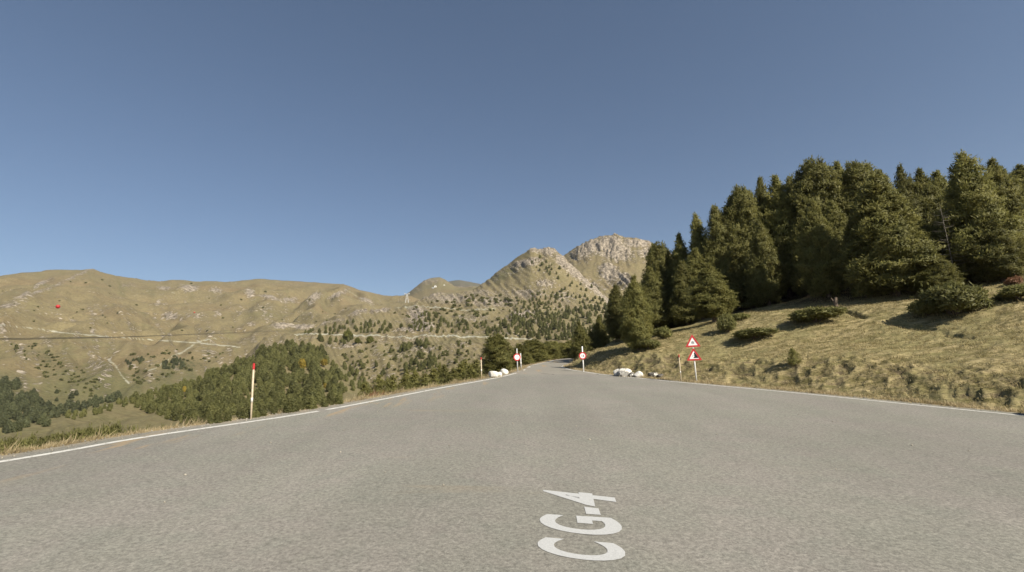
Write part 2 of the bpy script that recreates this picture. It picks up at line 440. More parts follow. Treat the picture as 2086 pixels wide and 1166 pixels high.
ell([2], [(345, 645, 20, 8, 1.0), (335, 588, 18, 5, .7), (386, 588, 20, 8, .95), (260, 582, 22, 7, .5), (440, 592, 16, 6, .75), (510, 598, 12, 9, .95, 30), (550, 607, 22, 5, .9, 15), (590, 612, 24, 7, .75), (640, 607, 18, 9, .9, -35), (690, 600, 26, 5, .9, -25), (746, 613, 15, 5, .9, 15), (325, 618, 20, 9, .55), (400, 645, 40, 9, .5), (443, 640, 10, 8, .6), (575, 664, 24, 7, .95), (620, 667, 26, 6, .95), (512, 662, 12, 6, .7), (300, 640, 12, 4, .5), (430, 722, 30, 12, .55, 25), (300, 738, 30, 7, .5), (270, 747, 12, 4, .8), (490, 672, 14, 5, .5), (85, 578, 22, 4, .9, -25), (50, 601, 14, 4, .9, -25), (78, 595, 16, 3, .8, -15), (20, 625, 30, 4, .8, -12), (150, 655, 20, 4, .5, 20), (185, 628, 16, 4, .4), (215, 624, 10, 3, .6), (470, 577, 20, 3, .4), (250, 640, 40, 8, .36), (140, 615, 50, 5, .36, 25), (620, 640, 40, 8, .35), (480, 630, 30, 10, .35)], rock)
poly([2], [(188, 548), (150, 565), (110, 585), (40, 610), (0, 627)], 4, .6, rock)
poly([2], [(188, 548), (300, 570), (330, 574)], 3, .5, rock)
poly([2], [(0, 664), (60, 668), (120, 678), (230, 688), (300, 692), (390, 698), (490, 708)], 1.5, .78, path)
poly([2], [(440, 690), (400, 698), (372, 718), (350, 727), (318, 750), (300, 757)], 2.6, .62, path)
poly([2], [(222, 735), (236, 746), (246, 764), (262, 781)], 3.4, .55, path)
poly([2], [(222, 737), (229, 720), (240, 706)], 2.2, .5, path)
poly([2], [(700, 588), (740, 612), (780, 640)], 1.6, .5, path)
poly([2], [(160, 570), (240, 590), (330, 600), (420, 580)], 1.8, .35, path)
ell([2], [(100, 730, 120, 25, .5, 20), (190, 780, 60, 30, .55, 30), (300, 730, 50, 18, .4), (370, 745, 50, 14, .8), (330, 770, 60, 14, .6, -20), (150, 830, 60, 25, .5)], scrub)
green[ID == 2] = 0.25
m2 = ID == 2; rock[m2] = np.maximum(rock[m2], 0.14 + 0.26 * fbm(GA[m2] * 16, GR[m2] / 190, 4, 303)); green[m2] += 0.45 * fbm(GA[m2] * 55 + GR[m2] / 900, GR[m2] / 420, 4, 310); rock[m2] = np.maximum(rock[m2], 0.42 * sstep(0.45, 0.95, ridged(GA[m2] * 26 + GR[m2] / 700, GR[m2] / 900, 3, 311)) * sstep(560, 640, Vv[m2])); scrub[m2] = np.maximum(scrub[m2], 0.10 + 0.22 * fbm(GX[m2] / 130, GY[m2] / 130, 3, 304)); green[m2] += 0.45 * sstep(690, 800, Vv[m2]) + 0.3 * fbm(GX[m2] / 220, GY[m2] / 220, 3, 77)
ell([2], [(560, 640, 120, 25, .55), (220, 580, 60, 15, .4)], green)
ell([3], [(870, 572, 40, 10, .5), (920, 576, 10, 8, .5), (850, 590, 20, 10, .35)], rock)
poly([3], [(935, 585), (1000, 582)], 2, .7, rock)
green[ID == 3] = 0.5
ell([5], [(655, 661, 20, 5, .95, -20), (730, 640, 24, 6, 1.0, -8), (775, 634, 26, 5, .95, -8), (850, 642, 22, 17, 1.0), (862, 668, 30, 11, .85), (838, 655, 16, 12, .7), (840, 676, 45, 6, .8), (1062, 645, 32, 8, 1.0, -10), (1075, 538, 38, 9, .95, -12), (1100, 511, 26, 8, .95), (1120, 514, 18, 12, .95), (1145, 528, 16, 10, .9), (1110, 580, 26, 10, .75), (1070, 600, 60, 14, .62), (920, 612, 70, 14, .68), (1000, 618, 70, 14, .66), (880, 605, 40, 8, .75, -12), (1050, 555, 40, 6, .5, -25), (705, 706, 60, 9, .55), (860, 714, 40, 8, .62), (945, 705, 40, 12, .5), (800, 725, 80, 12, .42), (985, 600, 60, 10, .55), (960, 650, 60, 10, .52), (1150, 610, 40, 20, .5), (690, 655, 30, 8, .5), (760, 660, 40, 10, .42), (930, 740, 40, 12, .42), (770, 690, 60, 5, .4)], rock)
poly([5], [(1140, 532), (1170, 556), (1200, 582), (1225, 600), (1243, 614)], 11, .95, rock)
poly([5], [(600, 684.5), (640, 683), (760, 686), (830, 690), (870, 686), (960, 687), (1090, 694)], 1.5, 1.0, path)
poly([5], [(800, 628), (890, 628), (950, 634), (1010, 632)], 1.6, .7, path)
ell([5], [(930, 660, 120, 30, .38), (1080, 660, 120, 40, .48), (1050, 610, 100, 22, .36), (1180, 640, 60, 40, .5), (780, 740, 90, 25, .30)], scrub)
m5 = ID == 5; rock[m5] = np.maximum(rock[m5], 0.27 + 0.22 * fbm(GX[m5] / 60, GY[m5] / 60, 3, 301)); scrub[m5] = np.maximum(scrub[m5], 0.22 + 0.2 * fbm(GX[m5] / 50, GY[m5] / 50, 3, 302)); green[m5] = 0.35 + 0.35 * fbm(GX[m5] / 70, GY[m5] / 70, 3, 78)
ell([5], [(1030, 560, 60, 18, .8, -25), (960, 590, 30, 6, .8), (1140, 570, 20, 20, .5)], green)
green[ID == 1] = 0.55; scrub[ID == 1] = 0.1
ell([6], [(1205, 507, 46, 18, 1.0, -25), (1250, 515, 46, 20, 1.0, 10), (1300, 498, 40, 10, 1.0), (1240, 500, 40, 20, .95), (1250, 481, 12, 5, .7), (1243, 560, 26, 20, 1.0, 35), (1275, 575, 30, 14, .9, 35), (1215, 585, 40, 10, .5, 35), (1330, 520, 40, 14, .8)], rock)
green[ID == 6] = 0.35
ell([6], [(1270, 487, 18, 4, .9)], green)
# relief where the rock shows
amp = np.zeros_like(rock)
for i, ly in enumerate(LAYERS): amp[ID == i + 1] = ly.rockamp
mm = (rock > 0.15) & (amp > 0)
sc_ = GR[mm] * 0.012 + 2
crest = np.ones_like(rock)
for i, ly in enumerate(LAYERS):
    k = ID == i + 1
    if k.any(): crest[k] = 0.50 + 0.50 * sstep(0, 0.06, (np.interp(GA[k], ly.c[-1][:, 0], ly.c[-1][:, 1]) - GR[k]) / GR[k])
Z[mm] += crest[mm] * (np.clip(rock[mm] * 1.3, 0, 1) * amp[mm] * GR[mm] * (ridged((GX[mm] + 0.8 * Z[mm]) / sc_, (GY[mm] - 1.1 * Z[mm]) / sc_, 4, 66) - 0.32)) * 0.85
# near ground masks
lit = np.zeros(nx.shape); so = np.zeros(nx.shape); bl = np.zeros(nx.shape)
so = np.where(right & ~ins, bankm * (0.66 - 0.45 * ridged(nx / 1.1, ny / 1.1, 4, 55)) + 0.10 * bankm, 0) + np.where(~ins & ~right, 0.12, 0)
bl = np.where(~ins & ~right, sstep(0.0, 0.2, dl) * (1 - sstep(1.2, 2.2, dl)), 0) + np.where(~ins & right, 0.8 * (1 - sstep(0.2, 0.8, sr)), 0)
nu, nv = to_pix(nx, ny, Z[near])
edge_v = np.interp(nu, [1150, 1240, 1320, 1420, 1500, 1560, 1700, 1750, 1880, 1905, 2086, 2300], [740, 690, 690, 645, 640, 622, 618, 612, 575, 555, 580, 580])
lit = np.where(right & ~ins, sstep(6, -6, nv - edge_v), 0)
cr = seg_dist(nu, nv, np.array([(1722, 632), (1760, 648), (1800, 655), (1845, 664), (1900, 672), (1935, 682), (1980, 687)], float))
crm = np.exp(-(cr / 3.6) ** 2) * np.clip(0.5 + 2.0 * fbm(nx / 1.5, ny / 1.5, 2, 99), 0, 1) * (right & ~ins)
so = np.maximum(so, crm * 1.0)
zz = Z[near]; zz -= crm * 0.42; Z[near] = zz
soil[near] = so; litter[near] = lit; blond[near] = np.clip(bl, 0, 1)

NAMES = ["grassy_ground", "wooded_hill_ground", "far_mountain", "dome_mountain", "distant_ridge_mountain", "rocky_mountain", "peak_mountain"]
MATS = [MAT_NEAR, MAT_MID, MAT_FAR, MAT_FAR, MAT_BACK, MAT_MID, MAT_FAR]
idx = np.arange(NA * NR).reshape(NR, NA)
q = np.stack([idx[:-1, :-1], idx[:-1, 1:], idx[1:, 1:], idx[1:, :-1]], -1).reshape(-1, 4)
q = q[:, ::-1]
fid = ID.reshape(-1)[q].max(1)
P = np.stack([GX, GY, Z], -1).reshape(-1, 3)
for i, nm in enumerate(NAMES):
    fq = q[fid == i]
    if not len(fq): continue
    used, inv = np.unique(fq, return_inverse=True)
    me = mesh_np(nm, P[used], inv.reshape(-1, 4), True, [MATS[i]])
    for an, ar in (("rock", rock), ("path", path), ("green", green), ("scrub", scrub), ("soil", soil), ("litter", litter), ("blond", blond)):
        fattr(me, an, ar.reshape(-1)[used])
    tag(link(nm, me), kind="structure")

def height(x, y):
    a = math.atan2(x, y); r = math.hypot(x, y)
    j = int(np.clip(np.searchsorted(AZ, a) - 1, 0, NA - 2)); i = int(np.clip(np.searchsorted(RR, r) - 1, 0, NR - 2))
    ta = np.clip((a - AZ[j]) / (AZ[j + 1] - AZ[j]), 0, 1); tr = np.clip((r - RR[i]) / (RR[i + 1] - RR[i]), 0, 1)
    return (Z[i, j] * (1 - ta) + Z[i, j + 1] * ta) * (1 - tr) + (Z[i + 1, j] * (1 - ta) + Z[i + 1, j + 1] * ta) * tr

def hit(u, v, rmin=5.0):
    """first point of the terrain seen along the ray of (u, v)"""
    a, t = az_tan(u, v)
    j = int(np.clip(np.searchsorted(AZ, a) - 1, 0, NA - 2)); ta = (a - AZ[j]) / (AZ[j + 1] - AZ[j])
    zc = Z[:, j] * (1 - ta) + Z[:, j + 1] * ta
    e = (zc - CZ) / RR - t
    k = np.nonzero((e >= 0) & (RR >= rmin))[0]
    if not len(k): return None
    k = k[0]
    if k == 0: r = RR[0]
    else:
        e0, e1 = e[k - 1], e[k]; w = 0 if e1 == e0 else np.clip(-e0 / (e1 - e0), 0, 1); r = RR[k - 1] + (RR[k] - RR[k - 1]) * w
    return np.array([r * math.sin(a), r * math.cos(a), CZ + r * t])

def hit_id(u, v):
    p = hit(u, v)
    if p is None: return -1
    a = math.atan2(p[0], p[1]); r = math.hypot(p[0], p[1])
    return int(ID[np.clip(np.searchsorted(RR, r), 0, NR - 1), np.clip(np.searchsorted(AZ, a), 0, NA - 1)])

# ------------------------------------------------------------------ road
def mat_road():
    t = NT("worn_asphalt"); p = t.pos()
    at_ = t.n("ShaderNodeAttribute", attribute_name="pc"); sx = t.n("ShaderNodeSeparateXYZ"); t.l(at_.outputs['Vector'], sx.inputs[0])
    g1 = t.noise(p, 17, 4, 0.78); g2 = t.noise(p, 55, 2, 0.7); g3 = t.voro(p, 30)
    b1 = t.noise(p, 0.5, 5); b2 = t.noise(p, 0.13, 4); b3 = t.noise(p, 1.7, 4)
    c = t.mix(t.mapr(b1, 0.35, 0.65), (0.202, 0.194, 0.163), (0.209, 0.193, 0.168))
    c = t.mix(t.mapr(b3, 0.45, 0.7, 0, .4), c, (0.178, 0.178, 0.150))
    c = t.gain(c, t.mapr(b2, 0.3, 0.7, 0.93, 1.07))
    c = t.gain(c, t.mapr(g1, 0.32, 0.68, 0.62, 1.38, False))
    c = t.gain(c, t.mapr(g2, 0.25, 0.75, 0.76, 1.24, False))
    ln = t.noise(t.pos((1.1, 0.05, 1.0), (0, 0, rad(-3))), 0.55, 4, 0.55)
    c = t.gain(c, t.mapr(ln, 0.32, 0.68, 0.955, 1.035))
    pt = t.voro(t.pos((0.4, 0.16, 1.0), (0, 0, rad(10))), 0.35, 'Color'); c = t.gain(c, t.mapr(pt, 0.2, 0.9, 0.965, 1.03, False))
    c = t.mix(t.mapr(t.math('ADD', t.attr('edge2'), t.math('MULTIPLY', b3, 0.9)), 0.9, 0.45, 0, .5), c, (0.27, 0.225, 0.155))
    c = t.mix(t.mapr(g3, 0.02, 0.16, 0.35, 0.0), c, (0.36, 0.34, 0.30))
    # older paler surfacing beyond the seam, with cracks
    edge = t.math('ADD', sx.outputs[1], t.math('MULTIPLY', t.noise(p, 0.8), 0.25))
    old = t.mapr(edge, 35.75, 35.9)
    c = t.mix(t.math('MULTIPLY', old, 0.55), c, (0.245, 0.222, 0.185))
    c = t.mix(t.math('MULTIPLY', t.math('SUBTRACT', t.mapr(edge, 35.5, 35.75), old), 0.35), c, (0.12, 0.11, 0.09))
    wv = t.n("ShaderNodeVectorMath", operation='ADD'); nn = t.n("ShaderNodeTexNoise"); nn.inputs['Scale'].default_value = 0.9; t.l(p, nn.inputs['Vector'])
    t.l(p, wv.inputs[0]); t.l(nn.outputs['Color'], wv.inputs[1])
    cv = t.n("ShaderNodeTexVoronoi", feature='DISTANCE_TO_EDGE'); cv.inputs['Scale'].default_value = 0.22; t.l(wv.outputs[0], cv.inputs['Vector'])
    crk = t.mapr(cv.outputs['Distance'], 0.004, 0.014, 1, 0)
    c = t.mix(t.math('MULTIPLY', t.math('MULTIPLY', crk, old), t.mapr(b1, 0.45, 0.6)), c, (0.06, 0.055, 0.045))
    # ochre mud washed along the edge and a few faint smears
    ed = t.attr("edge")
    st = t.noise(t.pos((1.0, 0.16, 1.0), (0, 0, rad(28))), 1.3, 5, 0.6)
    mud = t.math('MULTIPLY', t.mapr(st, 0.55, 0.68), t.mapr(ed, 2.6, 0.9))
    c = t.mix(t.math('MULTIPLY', mud, 0.75), c, (0.31, 0.225, 0.13))
    st2 = t.noise(t.pos((0.25, 1.0, 1.0)), 0.55, 5, 0.6)
    c = t.mix(t.mapr(st2, 0.66, 0.76, 0, 0.35), c, (0.28, 0.215, 0.14))
    dk = t.noise(t.pos((0.3, 1.0, 1.0)), 3.0, 3, 0.5)
    c = t.mix(t.mapr(dk, 0.74, 0.80, 0, 0.5), c, (0.09, 0.082, 0.07))
    h = t.math('ADD', g1, t.math('MULTIPLY', g2, 0.6))
    return t.out(c, 0.88, t.bump(h, 0.55, 0.012), 0.25)
MAT_ROAD = mat_road()
nac = 40
TT = 0.5 - 0.5 * np.cos(np.linspace(0, math.pi, nac))
road_pc = LE[:, None, :] * (1 - TT)[None, :, None] + RE[:, None, :] * TT[None, :, None]
rw = plane_to_world(road_pc.reshape(-1, 2), 0.0)
ii = np.arange(len(LE) * nac).reshape(len(LE), nac)
rq = np.stack([ii[:-1, :-1], ii[:-1, 1:], ii[1:, 1:], ii[1:, :-1]], -1).reshape(-1, 4)
me = mesh_np("road", rw, rq, True, [MAT_ROAD])
va = me.attributes.new("pc", 'FLOAT_VECTOR', 'POINT')
va.data.foreach_set("vector", np.concatenate([road_pc.reshape(-1, 2), np.zeros((len(rw), 1))], 1).astype(np.float32).ravel())
pcx, pcy = road_pc.reshape(-1, 2).T
fattr(me, "edge", seg_dist(pcx, pcy, LL)); fattr(me, "edge2", np.minimum(seg_dist(pcx, pcy, LE), seg_dist(pcx, pcy, RE)))
tag(link("road", me), kind="structure")

def mat_paint(worn, col=(0.56, 0.545, 0.50)):
    t = NT("road_paint"); p = t.pos(); n = t.noise(p, 7, 6, 0.7); g = t.noise(p, 45, 3, 0.7)
    m = t.mapr(t.math('ADD', n, t.math('MULTIPLY', t.math('SUBTRACT', g, 0.5), 0.5)), worn, worn + 0.12)
    c = t.mix(m, t.gain(col, t.mapr(g, 0.25, 0.75, 0.86, 1.1)), (0.24, 0.22, 0.185))
    return t.out(c, 0.75, t.bump(g, 0.3, 0.006), 0.2)
MAT_LINE = mat_paint(0.54); MAT_LETTER = mat_paint(0.66, (0.43, 0.43, 0.42))
def strip(P, w0, w1, lift=0.005):
    A = offset(P, w0); B = offset(P, w1); V = np.vstack([plane_to_world(A, lift), plane_to_world(B, lift)]); n = len(P); i = np.arange(n - 1)
    return V, np.stack([i, i + n, i + n + 1, i + 1], -1)
def resample(P, step=0.4):
    d = np.concatenate([[0], np.cumsum(np.linalg.norm(np.diff(P, axis=0), axis=1))]); s = np.arange(0, d[-1], step)
    return np.stack([np.interp(s, d, P[:, 0]), np.interp(s, d, P[:, 1])], -1)
def road_line(P, w, nm):
    V, Fq = strip(P, -w / 2, w / 2); me = mesh_np(nm, V, Fq, False, [MAT_LINE]); o = link(nm, me); tag(o, kind="structure"); return o
Lr = resample(LL); Rr = resample(RL)
g0 = np.argmin(np.hypot(*(Lr - np.array(pl(661, 835.5))).T))
road_line(Lr[:g0 - 0], 0.19, "road_edge_line"); k2 = np.argmin(np.hypot(*(Lr - np.array(pl(1053, 759.5))).T))
road_line(Lr[g0:k2], 0.19, "road_edge_line")
k3 = np.argmin(np.hypot(*(Lr - np.array(pl(1064, 755))).T)); k4 = np.argmin(np.hypot(*(Lr - np.array(pl(1081, 746))).T))
road_line(Lr[k3 + 1:k3 + 5], 0.14, "road_edge_line"); road_line(Lr[k4 - 6:k4 + 1], 0.26, "road_edge_line"); road_line(Lr[k4 + 3:], 0.14, "road_edge_line")
kr = np.argmin(np.hypot(*(Rr - np.array(pl(1144.6, 746.6))).T))
road_line(Rr[:kr], 0.17, "road_edge_line"); road_line(Rr[kr + 2:], 0.14, "road_edge_line")

# map viewer overlay lettering, laid on the road: a letter each, reading away from the camera
def glyph(ch, weight=0.0):
    cu = bpy.data.curves.new("glyph", 'FONT'); cu.body = ch; cu.size = 1.0; cu.offset = weight; cu.resolution_u = 6
    o = bpy.data.objects.new("glyph", cu); COL.objects.link(o)
    dg = bpy.context.evaluated_depsgraph_get(); dg.update()
    me = bpy.data.meshes.new_from_object(o.evaluated_get(dg)); me.name = "glyph"
    bpy.data.objects.remove(o); bpy.data.curves.remove(cu)
    return me
def quad_map(quad):
    """bilinear map of the unit square onto a quad of the road plane, corners in order (0,0),(1,0),(1,1),(0,1)"""
    Q = [np.array(pl(*c)) for c in quad]
    return lambda s, t: Q[0] * (1 - s) * (1 - t) + Q[1] * s * (1 - t) + Q[2] * s * t + Q[3] * (1 - s) * t
LETTERS = [("C", [(1287, 1150), (1265, 1107), (1098, 1092), (1090, 1128)]), ("G", [(1279, 1096), (1258, 1055), (1101, 1045), (1097, 1078)]),
           ("-", [(1224, 1048), (1219, 1035), (1190, 1031.5), (1194, 1046)]), ("4", [(1262, 1040), (1251, 1009), (1107, 995), (1106, 1012)])]
lett = bpy.data.objects.new("overlay_lettering", None); COL.objects.link(lett)
lp = plane_to_world(np.array(pl(1190, 1120))); lett.location = lp
tag(lett, "large white CG-4 map viewer overlay lettering laid lengthwise on the grey asphalt", "overlay lettering")
for ch, quad in LETTERS:
    me = glyph(ch, 0.028)
    co = np.zeros(len(me.vertices) * 3, np.float32); me.vertices.foreach_get("co", co); co = co.reshape(-1, 3)
    mn, mx = co.min(0), co.max(0); f = quad_map(quad)
    st = np.array([f((c[0] - mn[0]) / (mx[0] - mn[0]), (c[1] - mn[1]) / (mx[1] - mn[1])) for c in co])
    w = plane_to_world(st, 0.006) - lp
    me.vertices.foreach_set("co", w.astype(np.float32).ravel()); me.materials.clear(); me.materials.append(MAT_LETTER)
    bmx = bmesh.new(); bmx.from_mesh(me); bmesh.ops.remove_doubles(bmx, verts=bmx.verts, dist=0.0005)
    bmx.normal_update()
    for f_ in bmx.faces:
        f_.smooth = False
        if f_.normal.z < 0: f_.normal_flip()
    bmx.to_mesh(me); bmx.free(); me.update()
    for a_ in [a_ for a_ in me.attributes if 'normal' in a_.name.lower()]: me.attributes.remove(a_)
    link("letter", me, lett)

# ------------------------------------------------------------------ vegetation
def mat_leaf(name, a, b, transl=0.25, scale=0.9):
    t = NT(name); n = t.noise(t.objpos(), scale, 4, 0.7)
    oi = t.n("ShaderNodeObjectInfo")
    c = t.mix(t.mapr(n, 0.3, 0.7), a, b)
    c = t.gain(c, t.mapr(oi.outputs['Random'], 0, 1, 0.74, 1.26, False))
    return t.out(c, 0.6, None, 0.25, transl)
MAT_PINE = mat_leaf("pine_needles", (0.148, 0.148, 0.048), (0.245, 0.226, 0.074), 0.50)
MAT_PINE_FAR = mat_leaf("pine_needles_far", (0.108, 0.112, 0.040), (0.178, 0.172, 0.062), 0.38, 0.3)
MAT_SHRUB = mat_leaf("juniper_leaf", (0.136, 0.140, 0.048), (0.222, 0.208, 0.074), 0.46, 2.0)
MAT_ROUND = mat_leaf("birch_leaf_green", (0.095, 0.100, 0.022), (0.150, 0.145, 0.032), 0.3, 1.0)
MAT_YELLOW = mat_leaf("birch_leaf_yellow", (0.26, 0.20, 0.035), (0.40, 0.30, 0.06), 0.3, 1.0)
MAT_RED = mat_leaf("red_leaf", (0.17, 0.065, 0.025), (0.26, 0.10, 0.04), 0.25, 1.0)
MAT_RUST = mat_leaf("rust_grass", (0.17, 0.085, 0.045), (0.27, 0.15, 0.085), 0.25, 1.0)
MAT_BLUEGREEN = mat_leaf("valley_fir_needles", (0.074, 0.083, 0.040), (0.118, 0.122, 0.056), 0.3, 0.3)
MAT_GRASS = mat_leaf("dry_grass_blade", (0.30, 0.235, 0.13), (0.46, 0.375, 0.225), 0.3, 0.8)
MAT_BANKGRASS = mat_leaf("bank_grass_blade", (0.200, 0.172, 0.074), (0.385, 0.312, 0.168), 0.35, 0.7)
MAT_BARK = plain("pine_bark", (0.115, 0.085, 0.062), 0.9, 0.3, 8)
MAT_DEAD = plain("bleached_wood", (0.15, 0.13, 0.105), 0.9, 0.25, 8)

def nrm(a): return a / np.maximum(np.linalg.norm(a, axis=-1, keepdims=True), 1e-9)
def blades(c, d, L, W, g, facing=None):
    d = nrm(d); s = nrm(np.cross(d, g.normal(size=d.shape) if facing is None else nrm(facing) + 0.25 * g.normal(size=d.shape)))
    L = np.asarray(L)[:, None]; W = np.asarray(W)[:, None]
    V = np.stack([c, c + d * L * 0.45 + s * W * 0.5, c + d * L, c + d * L * 0.45 - s * W * 0.5], 1)
    return V.reshape(-1, 3), np.arange(len(c) * 4).reshape(-1, 4)
def tube(path, r0, r1, k=5):
    path = np.asarray(path, float); n = len(path); T = nrm(np.gradient(path, axis=0))
    A = nrm(np.cross(T, [0.3, 0.9, 0.2])); B = np.cross(T, A); th = np.linspace(0, 2 * math.pi, k, endpoint=False)
    R = np.linspace(r0, r1, n)
    V = path[:, None] + (A[:, None] * np.cos(th)[None, :, None] + B[:, None] * np.sin(th)[None, :, None]) * R[:, None, None]
    i = np.arange(n - 1)[:, None] * k; j = np.arange(k)[None]; j2 = (j + 1) % k
    return V.reshape(-1, 3), np.stack([i + j, i + j2, i + k + j2, i + k + j], -1).reshape(-1, 4)
def merge(parts):
    V = []; Fq = []; n = 0
    for v, f in parts: V.append(v); Fq.append(f + n); n += len(v)
    return np.vstack(V), np.vstack(Fq)

def pine_parts(seed, H=10.0, R=2.5, low=0.06, shape='cone', dens=1.0, blade=(0.29, 0.074), whorl=0.46, nb=17):
    g = np.random.default_rng(seed)
    wood = []; cc = []; dd = []; ff = []
    bend = g.normal(size=2) * 0.12
    axis = lambda h: np.array([bend[0] * math.sin(h / H * 3), bend[1] * math.sin(h / H * 2.4), h])
    hs = np.linspace(-0.4, H * 0.97, 9); wood.append(tube([axis(h) for h in hs], 0.018 * H + 0.04, 0.025, 7))
    h = low * H; ph = g.uniform(0, 6)
    while h < H * 0.985:
        t = (h - low * H) / (H * (1 - low))
        if shape == 'cone': pr = (1 - t) ** 0.58 * (0.6 + 0.4 * min(1, t / 0.14))
        elif shape == 'round': pr = math.sqrt(max(0, 1 - (2 * max(t, 0.0) - 0.9) ** 2 / 1.25)) * (1 - 0.2 * t)
        else: pr = (1 - t ** 2.2) * (0.6 + 0.4 * min(1, t / 0.25))
        nbr = int(round((6 if t < 0.8 else 4) * dens)); ph += 2.4
        for k in range(nbr):
            a = ph + k * 2 * math.pi / nbr + g.normal() * 0.3
            L = max(0.25, R * pr * g.uniform(0.62, 1.18))
            e0 = (-0.12 + 0.95 * t + g.normal() * 0.12); lift = 0.35 + 0.5 * t
            n = max(3, int(L / 0.22)); s = np.linspace(0, 1, n + 1)
            el = e0 + lift * s ** 1.5
            rr = np.cumsum(np.concatenate([[0], np.cos(el[:-1])])) * L / n; zz_ = np.cumsum(np.concatenate([[0], np.sin(el[:-1])])) * L / n
            base = axis(h + g.normal() * 0.1)
            pth = base + np.stack([rr * math.cos(a), rr * math.sin(a), zz_], -1)
            if L > 0.7: wood.append(tube(pth[::2] if len(pth) > 4 else pth, 0.010 * L + 0.012, 0.006, 3))
            st = int(n * 0.28) if t < 0.85 else 0
            for i in range(st, n + 1):
                outd = nrm(pth[min(i, n)] - pth[max(i - 1, 0)] + 1e-6)
                side = np.array([-math.sin(a), math.cos(a), 0])
                wid = 0.34 * L * (1 - i / n * 0.55) * (0.35 + 0.65 * math.sin(math.pi * min(1, (i / n) * 0.9 + 0.12)))
                for q_ in range(2 if L > 0.9 else 1):
                    off = side * g.normal() * wid * 0.65 + np.array([0, 0, g.normal() * 0.10 + abs(g.normal()) * 0.06])
                    m = int(nb * (1.35 if i == n else 0.8))
                    jt = g.normal(size=(m, 3)); c = pth[i] + off + jt * blade[0] * 0.30
                    f_ = nrm(jt) * 0.55 + outd * 0.45 + nrm(off + 1e-6) * 0.2 + np.array([0, 0, 0.40])
                    d = g.normal(size=(m, 3)) + np.array([0, 0, 0.5]); d -= nrm(f_) * (d * nrm(f_)).sum(-1, keepdims=True)
                    d = nrm(d); spiky = g.random((m, 1)) < 0.38
                    d = np.where(spiky, outd * 0.7 + nrm(off + 1e-6) * 0.35 + np.array([0, 0, 0.35]) + g.normal(size=(m, 3)) * 0.45, d)
                    cc.append(c); dd.append(d); ff.append(f_)
        h += whorl * g.uniform(0.75, 1.2) * (0.75 if t > 0.6 else 1.0)
    # sprays of needles over the lumpy outside of the crown
    ns = int(62 * H * R * dens * 0.85); ph2 = g.uniform(0, 6, 4)
    for i in range(ns):
        t = 1 - math.sqrt(g.uniform(0.0, 1.0)) if shape != 'round' else g.uniform(0.0, 0.97)
        if shape == 'cone': pr = (1 - t) ** 0.58 * (0.6 + 0.4 * min(1, t / 0.14))
        elif shape == 'round': pr = math.sqrt(max(0, 1 - (2 * max(t, 0.0) - 0.9) ** 2 / 1.25)) * (1 - 0.2 * t)
        else: pr = (1 - t ** 2.2) * (0.6 + 0.4 * min(1, t / 0.25))
        a = g.uniform(0, 2 * math.pi); hh_ = low * H + t * H * (1 - low)
        lump = 1 + 0.20 * math.sin(3 * a + ph2[0] + hh_ * 1.1) + 0.17 * math.sin(5 * a + ph2[1] - hh_ * 2.1) + 0.10 * math.sin(hh_ * 4.2 + ph2[2] + 2 * a)
        rr = R * pr * lump * g.uniform(0.70, 0.95); o_ = np.array([math.cos(a), math.sin(a), 0.0])
        ctr = axis(hh_) + o_ * rr + np.array([0, 0, 0.30 * pr * R * 0.3])
        m = int(nb * 0.9); jt = g.normal(size=(m, 3)); c = ctr + jt * blade[0] * np.array([0.42, 0.42, 0.32])
        f_ = nrm(jt) * 0.40 + o_ * 0.75 + np.array([0, 0, 0.42])
        d = g.normal(size=(m, 3)) * 0.8 + np.array([0, 0, 1.0]); d -= nrm(f_) * (d * nrm(f_)).sum(-1, keepdims=True)
        d = np.where(g.random((m, 1)) < 0.36, o_ * 0.6 + np.array([0, 0, 0.5]) + g.normal(size=(m, 3)) * 0.4, nrm(d))
        cc.append(c); dd.append(d); ff.append(f_)
    c = np.vstack(cc); d = np.vstack(dd); n = len(c)
    fc = np.vstack(ff)
    cr_ = blades(c, d, blade[0] * g.uniform(0.7, 1.3, n), blade[1] * g.uniform(0.7, 1.3, n), g, fc)
    return merge(wood), cr_

